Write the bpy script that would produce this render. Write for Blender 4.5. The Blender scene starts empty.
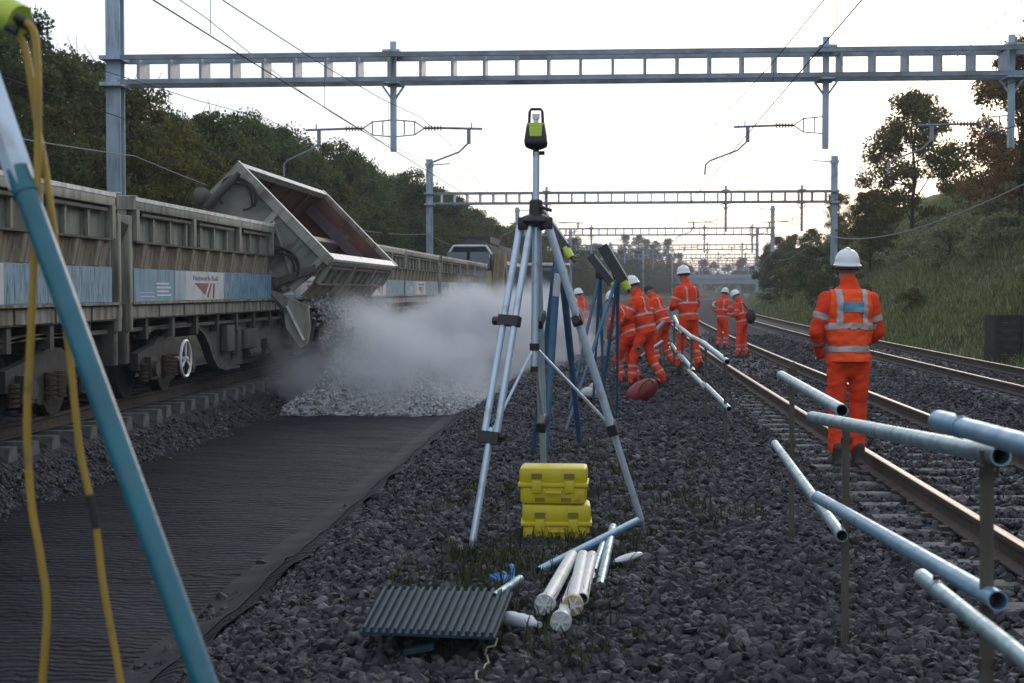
import bpy, bmesh, math, random
import numpy as np
from mathutils import Vector, Matrix, Euler, noise as mnoise
R = math.radians
random.seed(7)
rng = np.random.default_rng(11)
scene = bpy.context.scene
col = scene.collection

# ------------------------------------------------------------------ camera
FPX = 1500.0
EYE = 1.55                      # metres above rail top
cam_d = bpy.data.cameras.new('camera')
cam = bpy.data.objects.new('camera', cam_d)
col.objects.link(cam)
cam.location = (0, 0, EYE)
cam.rotation_euler = (R(90 - 1.97), 0, R(3.36))
cam_d.sensor_width = 36.0
cam_d.lens = FPX * 36.0 / 1024.0
cam_d.clip_start = 0.1
cam_d.clip_end = 6000
cam_d.dof.use_dof = True
cam_d.dof.focus_distance = 15.0
cam_d.dof.aperture_fstop = 5.6
scene.camera = cam
CAMROT = cam.rotation_euler.to_matrix()

# ------------------------------------------------------------------ sky, sun, exposure
SUN_EL, SUN_AZ = R(15), R(14)   # azimuth clockwise from +Y (up the line)
world = bpy.data.worlds.new('World')
scene.world = world
world.use_nodes = True
wn, wl = world.node_tree.nodes, world.node_tree.links
wn.clear()
w_out = wn.new('ShaderNodeOutputWorld')
w_bg = wn.new('ShaderNodeBackground')
w_sky = wn.new('ShaderNodeTexSky')
w_sky.sky_type = 'NISHITA'
w_sky.sun_disc = False
w_sky.sun_elevation = SUN_EL
w_sky.sun_rotation = SUN_AZ
w_sky.air_density = 1.0
w_sky.dust_density = 2.5
w_sky.ozone_density = 1.5
# thin high overcast: the blue sky is veiled by a pale cloud layer
w_mix = wn.new('ShaderNodeMix'); w_mix.data_type = 'RGBA'
w_tc = wn.new('ShaderNodeTexCoord')
w_map = wn.new('ShaderNodeMapping'); w_map.inputs['Scale'].default_value = (1.0, 1.0, 4.0)
w_noise = wn.new('ShaderNodeTexNoise'); w_noise.inputs['Scale'].default_value = 1.6; w_noise.inputs['Detail'].default_value = 5
w_mr = wn.new('ShaderNodeMapRange')
w_mr.inputs['From Min'].default_value = 0.3; w_mr.inputs['From Max'].default_value = 0.7
w_mr.inputs['To Min'].default_value = 0.62; w_mr.inputs['To Max'].default_value = 0.84
wl.new(w_tc.outputs['Generated'], w_map.inputs['Vector'])
wl.new(w_map.outputs[0], w_noise.inputs['Vector'])
wl.new(w_noise.outputs[0], w_mr.inputs['Value'])
wl.new(w_mr.outputs[0], w_mix.inputs[0])
wl.new(w_sky.outputs[0], w_mix.inputs[6])
w_mix.inputs[7].default_value = (7.9, 8.7, 10.0, 1)
wl.new(w_mix.outputs[2], w_bg.inputs['Color'])
w_bg.inputs['Strength'].default_value = 0.10
wl.new(w_bg.outputs[0], w_out.inputs['Surface'])

sun_d = bpy.data.lights.new('sun', 'SUN')
sun_d.energy = 0.5
sun_d.angle = R(14)
sun_d.color = (1.0, 0.90, 0.80)
sun = bpy.data.objects.new('sun', sun_d)
col.objects.link(sun)
sd = Vector((math.sin(SUN_AZ) * math.cos(SUN_EL), math.cos(SUN_AZ) * math.cos(SUN_EL), math.sin(SUN_EL)))
sun.rotation_euler = (-sd).to_track_quat('-Z', 'Y').to_euler()
sun.location = (0, 0, 60)

scene.render.engine = 'CYCLES'
scene.cycles.use_denoising = True
scene.cycles.max_bounces = 6
scene.cycles.diffuse_bounces = 3
scene.cycles.glossy_bounces = 3
scene.cycles.transmission_bounces = 4
scene.cycles.volume_bounces = 1
scene.cycles.transparent_max_bounces = 8
scene.view_settings.view_transform = 'Standard'
scene.view_settings.look = 'None'
scene.view_settings.exposure = 0.42
scene.view_settings.gamma = 1.0
scene.view_settings.use_curve_mapping = False

# ------------------------------------------------------------------ alignment of the line
def shift(s):
    return 0.0 if s < 15 else (s - 15) ** 2 / 4100.0
def ang(s):
    return 0.0 if s < 15 else math.atan((s - 15) / 2050.0)
def path(s, off, z=0.0):
    a = ang(s)
    return Vector((off * math.cos(a) + shift(s), s - off * math.sin(a), z))
def ray(px, py):
    return (CAMROT @ Vector(((px - 512) / FPX, (341.5 - py) / FPX, -1))).normalized()
def at_y(px, py, Y):
    d = ray(px, py)
    return Vector((0, 0, EYE)) + d * (Y / d.y)

def lerp(a, b, t):
    return a + (b - a) * t
PROFILE = [(-900, 10), (-60, 9), (-34, 7.5), (-13, 0.4), (-11.5, -0.3), (-9.6, -0.30), (-9.2, -0.20), (-6.50, -0.24), (-6.36, -0.34), (-5.80, -0.70),
           (-2.5, -0.70), (-1.75, -0.28), (-1.0, -0.20), (1.7, -0.20), (2.1, -0.215), (4.6, -0.215), (5.2, -0.27), (5.9, -0.27), (6.3, -0.215),
           (8.9, -0.215), (9.6, -0.40), (10.1, -0.30), (12.0, 1.1), (22.5, 8.2), (26, 9.4), (60, 11), (900, 13)]
PX = np.array([p[0] for p in PROFILE], float)
PZ = np.array([p[1] for p in PROFILE], float)
def gz_arr(off, s):
    z = np.interp(off, PX, PZ)
    bank = np.clip((np.abs(off) - 11) / 6, 0, 1)
    z = z + bank * (0.35 * np.sin(s * 0.21 + off * 0.5) + 0.25 * np.sin(s * 0.57 - off * 0.9))
    cess = np.clip(1 - np.abs(off - 0.0) / 2.4, 0, 1)
    z = z + cess * (0.035 * np.sin(s * 1.7 + off * 2.3) + 0.03 * np.sin(s * 0.9 - off * 3.1))
    # low heap of ballast where the gang stands
    z = z + 0.20 * np.exp(-((off - 1.5) ** 2 / 0.8 + (s - 29.5) ** 2 / 8.0))
    return z
def gz(off, s):
    return float(gz_arr(np.array([float(off)]), np.array([float(s)]))[0])

# ------------------------------------------------------------------ materials
MATS = {}
def M(name, c1, c2=None, scale=6.0, rough=0.7, metal=0.0, bump=0.0, bscale=40.0, stretch=None, detail=4.0,
      lo=0.35, hi=0.65, dirt=None, dirt_scale=3.0, dirt_lo=0.5, dirt_hi=0.75, island=None, rough2=None, coat=0.0, trans=0.0, spec=0.5, dirt_stretch=None, coords='Object'):
    m = bpy.data.materials.new(name)
    m.use_nodes = True
    n, l = m.node_tree.nodes, m.node_tree.links
    b = n['Principled BSDF']
    b.inputs['Roughness'].default_value = rough
    b.inputs['Metallic'].default_value = metal
    b.inputs['Coat Weight'].default_value = coat
    b.inputs['Transmission Weight'].default_value = trans
    b.inputs['Specular IOR Level'].default_value = spec
    b.inputs['Base Color'].default_value = (*c1, 1)
    tc = n.new('ShaderNodeTexCoord')
    def nz(sc, det, st):
        mp = n.new('ShaderNodeMapping')
        mp.inputs['Scale'].default_value = st or (1, 1, 1)
        l.new(tc.outputs[coords], mp.inputs[0])
        t = n.new('ShaderNodeTexNoise')
        t.inputs['Scale'].default_value = sc
        t.inputs['Detail'].default_value = det
        l.new(mp.outputs[0], t.inputs['Vector'])
        return t
    out = None
    if c2 is not None:
        if island:
            g = n.new('ShaderNodeNewGeometry')
            src = g.outputs['Random Per Island']
            lo_, hi_ = 0.0, 1.0
        else:
            src = nz(scale, detail, stretch).outputs[0]
            lo_, hi_ = lo, hi
        cr = n.new('ShaderNodeValToRGB')
        cr.color_ramp.elements[0].position = lo_
        cr.color_ramp.elements[1].position = hi_
        cr.color_ramp.elements[0].color = (*c1, 1)
        cr.color_ramp.elements[1].color = (*c2, 1)
        if island and isinstance(island, (list, tuple)):
            for pos, c in island:
                e = cr.color_ramp.elements.new(pos); e.color = (*c, 1)
        l.new(src, cr.inputs[0])
        out = cr.outputs[0]
        l.new(out, b.inputs['Base Color'])
    if dirt is not None:
        d = nz(dirt_scale, 6, dirt_stretch)
        mr = n.new('ShaderNodeMapRange')
        mr.inputs['From Min'].default_value = dirt_lo
        mr.inputs['From Max'].default_value = dirt_hi
        l.new(d.outputs[0], mr.inputs['Value'])
        mx = n.new('ShaderNodeMix'); mx.data_type = 'RGBA'
        l.new(mr.outputs[0], mx.inputs[0])
        if out is not None:
            l.new(out, mx.inputs[6])
        else:
            mx.inputs[6].default_value = (*c1, 1)
        mx.inputs[7].default_value = (*dirt, 1)
        l.new(mx.outputs[2], b.inputs['Base Color'])
    if rough2 is not None:
        t = nz(scale * 1.7, 4, stretch)
        mr = n.new('ShaderNodeMapRange')
        mr.inputs['From Min'].default_value = 0.3; mr.inputs['From Max'].default_value = 0.7
        mr.inputs['To Min'].default_value = rough; mr.inputs['To Max'].default_value = rough2
        l.new(t.outputs[0], mr.inputs['Value']); l.new(mr.outputs[0], b.inputs['Roughness'])
    if bump > 0:
        t = nz(bscale, 5, None)
        bp = n.new('ShaderNodeBump')
        bp.inputs['Strength'].default_value = bump
        bp.inputs['Distance'].default_value = 0.02
        l.new(t.outputs[0], bp.inputs['Height'])
        l.new(bp.outputs[0], b.inputs['Normal'])
    MATS[name] = m
    return m

M('galv', (0.27, 0.32, 0.37), (0.18, 0.225, 0.27), scale=3, rough=0.55, metal=0.25, dirt=(0.12, 0.12, 0.12), dirt_scale=1.3)
M('mast_paint', (0.28, 0.38, 0.46), (0.38, 0.48, 0.56), scale=1.2, rough=0.6, metal=0.2, dirt=(0.13, 0.12, 0.11), dirt_scale=2.0, dirt_stretch=(3, 3, 0.4))
M('gantry_red', (0.45, 0.08, 0.06), (0.35, 0.10, 0.08), rough=0.6)
M('insulator', (0.10, 0.06, 0.05), rough=0.35)
M('wire', (0.035, 0.034, 0.034), rough=0.8, spec=0.1)
M('earth_wire', (0.30, 0.30, 0.29), rough=0.8, spec=0.1)
M('rail_side', (0.07, 0.045, 0.032), (0.035, 0.026, 0.022), scale=8, rough=0.8, bump=0.3, bscale=60)
M('rail_head', (0.24, 0.205, 0.17), (0.16, 0.13, 0.105), scale=5, rough=0.48, metal=0.8)
M('sleeper', (0.15, 0.148, 0.145), (0.06, 0.06, 0.062), scale=5, rough=0.9, bump=0.4, bscale=50, coords='Object')
M('ballast_base', (0.016, 0.016, 0.019), (0.045, 0.044, 0.047), scale=14, rough=0.9, bump=1.0, bscale=16, detail=8)
M('stone', (0.013, 0.013, 0.017), (0.115, 0.115, 0.125), rough=0.7, island=[(0.45, (0.025, 0.025, 0.030)), (0.8, (0.046, 0.045, 0.053)), (0.94, (0.08, 0.074, 0.078))], bump=0.3, bscale=90, spec=0.4)
M('fresh_stone', (0.22, 0.225, 0.235), (0.46, 0.46, 0.47), rough=0.85, island=[(0.5, (0.32, 0.325, 0.335))], spec=0.2)
M('grass', (0.07, 0.085, 0.035), (0.30, 0.29, 0.16), rough=0.8, island=[(0.35, (0.11, 0.135, 0.06)), (0.7, (0.19, 0.205, 0.105))], spec=0.2)
M('weed', (0.02, 0.03, 0.012), (0.07, 0.075, 0.03), rough=0.8, island=[(0.6, (0.03, 0.04, 0.018))], spec=0.2)
M('bark', (0.035, 0.028, 0.022), (0.06, 0.05, 0.04), scale=10, rough=0.95)
M('dark_twig', (0.02, 0.017, 0.014), rough=0.95)
M('wagon_paint', (0.31, 0.315, 0.255), (0.235, 0.235, 0.19), scale=2.5, rough=0.7, dirt=(0.10, 0.082, 0.062), dirt_scale=2.2, dirt_stretch=(3, 3, 0.5), dirt_lo=0.48, dirt_hi=0.72, bump=0.1, bscale=30)
M('wagon_panel', (0.20, 0.21, 0.175), (0.14, 0.145, 0.12), scale=2.5, rough=0.75, dirt=(0.075, 0.06, 0.046), dirt_scale=2.2, dirt_stretch=(3, 3, 0.5), dirt_lo=0.5, dirt_hi=0.72)
M('hem_grey', (0.015, 0.015, 0.020), (0.026, 0.026, 0.032), scale=3, rough=0.8, spec=0.2)
M('wagon_rust', (0.31, 0.265, 0.19), (0.20, 0.16, 0.115), scale=3.5, rough=0.85, stretch=(4, 4, 0.6), bump=0.2, bscale=30, dirt=(0.075, 0.05, 0.035), dirt_scale=3, dirt_stretch=(4, 4, 0.6), dirt_lo=0.54)
M('wagon_rib', (0.28, 0.275, 0.225), (0.10, 0.082, 0.062), scale=4, rough=0.75, stretch=(2, 2, 0.6))
M('wagon_dark', (0.028, 0.026, 0.025), (0.050, 0.044, 0.038), scale=5, rough=0.85, bump=0.2, bscale=30)
M('wagon_frame', (0.095, 0.09, 0.077), (0.05, 0.044, 0.038), scale=3, rough=0.8, stretch=(2, 2, 0.5), bump=0.15, bscale=30)
M('worn_lit_edge', (0.74, 0.75, 0.74), (0.45, 0.45, 0.42), scale=6, rough=0.55, metal=0.1)  # worn metal edges, whitened so the colour also carries the rim highlight
M('hopper_inside', (0.16, 0.065, 0.042), (0.075, 0.038, 0.032), scale=2, rough=0.8, stretch=(1, 1, 1), dirt=(0.15, 0.13, 0.11), dirt_scale=4, dirt_lo=0.58)
M('hopper_ridge', (0.085, 0.062, 0.075), (0.13, 0.095, 0.105), scale=3, rough=0.6)
M('blue_paint', (0.12, 0.26, 0.36), (0.17, 0.33, 0.43), scale=3, rough=0.6, dirt=(0.10, 0.14, 0.17), dirt_scale=5, dirt_stretch=(3, 3, 0.3), dirt_lo=0.5)
M('blue_worn', (0.10, 0.24, 0.35), (0.24, 0.36, 0.42), scale=7, rough=0.6, stretch=(3, 3, 0.35), dirt=(0.05, 0.10, 0.16), dirt_scale=9, dirt_stretch=(3, 3, 0.4), dirt_lo=0.5, dirt_hi=0.6)
M('pale_blue', (0.28, 0.40, 0.47), (0.34, 0.45, 0.50), scale=3, rough=0.6, dirt=(0.20, 0.25, 0.28), dirt_scale=4)
M('off_white', (0.56, 0.58, 0.58), (0.46, 0.48, 0.48), scale=4, rough=0.6, dirt=(0.30, 0.30, 0.28), dirt_scale=5, dirt_stretch=(2, 2, 0.5), dirt_lo=0.55)
M('logo_red', (0.24, 0.035, 0.05), (0.17, 0.04, 0.05), scale=6, rough=0.6)
M('letter_grey', (0.13, 0.13, 0.15), rough=0.6)
M('letter_white', (0.62, 0.66, 0.68), rough=0.6)
M('spring', (0.075, 0.045, 0.02), (0.035, 0.025, 0.018), scale=10, rough=0.7)
M('white_paint', (0.75, 0.76, 0.76), (0.62, 0.63, 0.62), scale=6, rough=0.45)
M('hose', (0.015, 0.015, 0.016), rough=0.5)
M('loco_blue', (0.010, 0.014, 0.024), (0.016, 0.021, 0.034), scale=2, rough=0.8, spec=0.05)
M('loco_yellow', (0.34, 0.36, 0.06), (0.28, 0.30, 0.06), rough=0.5)
M('loco_roof', (0.022, 0.022, 0.026), (0.05, 0.05, 0.05), scale=2, rough=0.7)
M('glass', (0.03, 0.045, 0.06), rough=0.08, spec=0.8)
M('tan_paint', (0.26, 0.20, 0.10), (0.16, 0.12, 0.065), scale=4, rough=0.65)
M('machine_grey', (0.20, 0.22, 0.24), (0.13, 0.14, 0.155), scale=3, rough=0.6)
M('machine_dark', (0.022, 0.024, 0.03), rough=0.7)
M('hazard_yellow', (0.55, 0.42, 0.04), rough=0.6)
M('alu', (0.62, 0.74, 0.85), (0.52, 0.63, 0.74), scale=6, rough=0.42, metal=0.5, stretch=(1, 1, 0.3), dirt=(0.35, 0.37, 0.39), dirt_scale=8, dirt_lo=0.55)
M('black_plastic', (0.014, 0.014, 0.016), (0.024, 0.024, 0.026), scale=8, rough=0.5)
M('lime_plastic', (0.48, 0.58, 0.05), (0.40, 0.50, 0.05), scale=5, rough=0.45)
M('teal_leg', (0.012, 0.14, 0.185), (0.010, 0.11, 0.15), scale=9, rough=0.42, dirt=(0.05, 0.12, 0.16), dirt_scale=14, dirt_lo=0.58, dirt_hi=0.7, bump=0.08, bscale=60)
M('blue_leg', (0.035, 0.11, 0.20), (0.055, 0.15, 0.25), scale=7, rough=0.45, dirt=(0.10, 0.13, 0.15), dirt_scale=12, dirt_lo=0.6)
M('diffuser', (0.62, 0.62, 0.58), (0.5, 0.5, 0.47), rough=0.5)
M('cable_yellow', (0.42, 0.27, 0.035), (0.34, 0.22, 0.03), scale=6, rough=0.55, dirt=(0.20, 0.15, 0.06), dirt_scale=14, dirt_lo=0.6)
M('case_yellow', (0.62, 0.50, 0.012), (0.55, 0.44, 0.015), scale=5, rough=0.45, dirt=(0.30, 0.24, 0.05), dirt_scale=9, dirt_lo=0.6, dirt_hi=0.8)
M('case_recess_shade', (0.20, 0.16, 0.02), rough=0.6)  # darkened case yellow: the shade of shallow recesses painted as colour
M('galv_tube', (0.34, 0.47, 0.50), (0.20, 0.31, 0.36), scale=14, rough=0.34, metal=0.65, dirt=(0.13, 0.17, 0.18), dirt_scale=10, dirt_lo=0.55, rough2=0.55)
M('blue_tube', (0.17, 0.31, 0.43), (0.24, 0.38, 0.49), scale=12, rough=0.36, metal=0.5, rough2=0.55, dirt=(0.10, 0.18, 0.25), dirt_scale=15, dirt_lo=0.58)
M('tube_inside', (0.010, 0.010, 0.011), rough=0.9)
M('stake', (0.115, 0.105, 0.08), (0.075, 0.066, 0.05), scale=9, rough=0.75, metal=0.2, stretch=(3, 3, 0.5))
M('white_tube', (0.62, 0.63, 0.62), (0.52, 0.53, 0.52), scale=8, rough=0.5, dirt=(0.42, 0.40, 0.36), dirt_scale=5, dirt_lo=0.5, dirt_hi=0.9)
M('grey_cap', (0.46, 0.49, 0.51), (0.32, 0.35, 0.37), scale=20, rough=0.5)
M('ochre', (0.34, 0.25, 0.08), (0.45, 0.40, 0.28), scale=20, rough=0.7)
M('blue_glove', (0.03, 0.20, 0.50), (0.02, 0.15, 0.40), rough=0.5)
M('clear_plastic', (0.62, 0.66, 0.68), (0.5, 0.54, 0.56), rough=0.25)
M('grate_green', (0.016, 0.046, 0.066), (0.012, 0.036, 0.052), scale=8, rough=0.6, spec=0.15, dirt=(0.03, 0.05, 0.058), dirt_scale=15, dirt_lo=0.6)
M('twine', (0.35, 0.33, 0.26), rough=0.9)
M('orange_cloth', (0.86, 0.070, 0.018), (0.66, 0.048, 0.014), scale=5, rough=0.8, bump=0.5, bscale=14, spec=0.2, dirt=(0.45, 0.05, 0.02), dirt_scale=5, dirt_lo=0.6, dirt_hi=0.85)
M('orange_vest', (0.95, 0.11, 0.022), (0.86, 0.085, 0.02), scale=5, rough=0.7, bump=0.3, bscale=16, spec=0.2)
M('reflective', (0.46, 0.42, 0.42), (0.34, 0.31, 0.32), scale=12, rough=0.4, bump=0.2, bscale=25)
M('patch_blue', (0.07, 0.22, 0.36), (0.16, 0.32, 0.42), scale=22, rough=0.6, stretch=(0.4, 1, 1))
M('skin', (0.42, 0.22, 0.15), (0.36, 0.18, 0.12), scale=9, rough=0.55)
M('eye', (0.02, 0.015, 0.012), rough=0.2)
M('helmet_white', (0.74, 0.77, 0.77), (0.66, 0.70, 0.70), scale=6, rough=0.3, coat=0.2)
M('boot_black', (0.022, 0.020, 0.019), (0.05, 0.045, 0.04), scale=9, rough=0.7)
M('red_bag', (0.22, 0.018, 0.022), (0.15, 0.014, 0.018), scale=5, rough=0.55, bump=0.4, bscale=10)
M('white_bag', (0.52, 0.53, 0.52), (0.36, 0.37, 0.36), scale=6, rough=0.8, bump=0.5, bscale=12)
M('black_bag', (0.016, 0.014, 0.016), (0.035, 0.026, 0.03), scale=5, rough=0.75, bump=0.4, bscale=14)
M('timber_dark', (0.017, 0.015, 0.014), (0.040, 0.034, 0.030), scale=4, rough=0.9, stretch=(1, 1, 6), bump=0.3, bscale=20)
M('bridge_stone', (0.30, 0.34, 0.38), (0.24, 0.28, 0.32), scale=0.5, rough=0.9)
M('red_sign', (0.55, 0.03, 0.03), rough=0.6)

# leaf materials
def translucent(m, w=0.35):
    # thin leaves let light through
    n, l = m.node_tree.nodes, m.node_tree.links
    b = n['Principled BSDF']; out = n['Material Output']
    t = n.new('ShaderNodeBsdfTranslucent'); mx = n.new('ShaderNodeMixShader'); mx.inputs[0].default_value = w
    src = b.inputs['Base Color'].links[0].from_socket
    g = n.new('ShaderNodeMix'); g.data_type = 'RGBA'; g.blend_type = 'MULTIPLY'; g.inputs[0].default_value = 1.0; g.inputs[7].default_value = (1.5, 1.5, 0.9, 1)
    l.new(src, g.inputs[6]); l.new(g.outputs[2], t.inputs['Color'])
    l.new(b.outputs[0], mx.inputs[1]); l.new(t.outputs[0], mx.inputs[2]); l.new(mx.outputs[0], out.inputs['Surface'])
    return m
translucent(MATS['grass'], 0.3); translucent(MATS['weed'], 0.3)
def leaf_mat(name, cols):
    cols = [tuple(1.3 * v for v in c) for c in cols]
    return translucent(M(name, cols[0], cols[-1], rough=0.75, island=[(0.3 + 0.25 * k, c) for k, c in enumerate(cols[1:-1])], spec=0.15))
leaf_mat('leaf_dark', [(0.022, 0.034, 0.016), (0.036, 0.052, 0.024), (0.052, 0.070, 0.032), (0.085, 0.098, 0.046)])
leaf_mat('leaf_mid', [(0.028, 0.038, 0.018), (0.048, 0.060, 0.027), (0.068, 0.080, 0.036), (0.11, 0.11, 0.052)])
leaf_mat('leaf_olive', [(0.03, 0.034, 0.012), (0.055, 0.060, 0.020), (0.085, 0.085, 0.028), (0.14, 0.11, 0.035)])
leaf_mat('leaf_rust', [(0.06, 0.030, 0.016), (0.11, 0.055, 0.028), (0.10, 0.085, 0.035), (0.19, 0.10, 0.055)])
leaf_mat('leaf_pale', [(0.08, 0.095, 0.06), (0.12, 0.135, 0.085), (0.155, 0.17, 0.11), (0.21, 0.22, 0.15)])

# ground sheet: soil and dark formation in the cutting, grass on the banks
def ground_mat():
    m = bpy.data.materials.new('ground_soil')
    m.use_nodes = True
    n, l = m.node_tree.nodes, m.node_tree.links
    b = n['Principled BSDF']; b.inputs['Roughness'].default_value = 0.95; b.inputs['Specular IOR Level'].default_value = 0.2
    at = n.new('ShaderNodeAttribute'); at.attribute_name = 'grassy'
    tc = n.new('ShaderNodeTexCoord')
    t1 = n.new('ShaderNodeTexNoise'); t1.inputs['Scale'].default_value = 9; t1.inputs['Detail'].default_value = 8
    t2 = n.new('ShaderNodeTexNoise'); t2.inputs['Scale'].default_value = 0.5; t2.inputs['Detail'].default_value = 6
    vo = n.new('ShaderNodeTexVoronoi'); vo.inputs['Scale'].default_value = 15
    for t in (t1, t2, vo):
        l.new(tc.outputs['Object'], t.inputs['Vector'])
    r1 = n.new('ShaderNodeValToRGB')
    r1.color_ramp.elements[0].color = (0.012, 0.012, 0.015, 1); r1.color_ramp.elements[1].color = (0.058, 0.058, 0.066, 1)
    l.new(vo.outputs['Color'], r1.inputs[0])
    r2 = n.new('ShaderNodeValToRGB')
    r2.color_ramp.elements[0].position = 0.35; r2.color_ramp.elements[1].position = 0.65
    r2.color_ramp.elements[0].color = (0.030, 0.042, 0.018, 1); r2.color_ramp.elements[1].color = (0.12, 0.125, 0.065, 1)
    l.new(t2.outputs[0], r2.inputs[0])
    mx = n.new('ShaderNodeMix'); mx.data_type = 'RGBA'
    l.new(at.outputs['Fac'], mx.inputs[0]); l.new(r1.outputs[0], mx.inputs[6]); l.new(r2.outputs[0], mx.inputs[7])
    l.new(mx.outputs[2], b.inputs['Base Color'])
    bp = n.new('ShaderNodeBump'); bp.inputs['Strength'].default_value = 1.0; bp.inputs['Distance'].default_value = 0.06
    l.new(vo.outputs['Distance'], bp.inputs['Height']); l.new(bp.outputs[0], b.inputs['Normal'])
    MATS['ground_soil'] = m
ground_mat()

# black geotextile with a fine woven grid
def textile_mat():
    m = bpy.data.materials.new('geotextile')
    m.use_nodes = True
    n, l = m.node_tree.nodes, m.node_tree.links
    b = n['Principled BSDF']; b.inputs['Roughness'].default_value = 0.6; b.inputs['Specular IOR Level'].default_value = 0.10
    tc = n.new('ShaderNodeTexCoord')
    nz = n.new('ShaderNodeTexNoise'); nz.inputs['Scale'].default_value = 1.1; nz.inputs['Detail'].default_value = 6
    l.new(tc.outputs['Object'], nz.inputs['Vector'])
    r = n.new('ShaderNodeValToRGB')
    r.color_ramp.elements[0].position = 0.35; r.color_ramp.elements[1].position = 0.7
    r.color_ramp.elements[0].color = (0.007, 0.007, 0.011, 1); r.color_ramp.elements[1].color = (0.017, 0.017, 0.024, 1)
    l.new(nz.outputs[0], r.inputs[0]); l.new(r.outputs[0], b.inputs['Base Color'])
    wv = n.new('ShaderNodeTexWave'); wv.bands_direction = 'Y'; wv.inputs['Scale'].default_value = 3.3; wv.inputs['Distortion'].default_value = 5.0
    wv.inputs['Detail'].default_value = 3; wv.inputs['Detail Scale'].default_value = 2.2
    wx = n.new('ShaderNodeTexWave'); wx.bands_direction = 'X'; wx.inputs['Scale'].default_value = 5.0; wx.inputs['Distortion'].default_value = 1.2
    l.new(tc.outputs['Object'], wv.inputs['Vector']); l.new(tc.outputs['Object'], wx.inputs['Vector'])
    ad = n.new('ShaderNodeMath'); ad.operation = 'MULTIPLY_ADD'; ad.inputs[1].default_value = 0.10
    l.new(wx.outputs['Fac'], ad.inputs[0]); l.new(wv.outputs['Fac'], ad.inputs[2])
    bp = n.new('ShaderNodeBump'); bp.inputs['Strength'].default_value = 0.75; bp.inputs['Distance'].default_value = 0.025
    l.new(ad.outputs[0], bp.inputs['Height']); l.new(bp.outputs[0], b.inputs['Normal'])
    MATS['geotextile'] = m
textile_mat()

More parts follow.
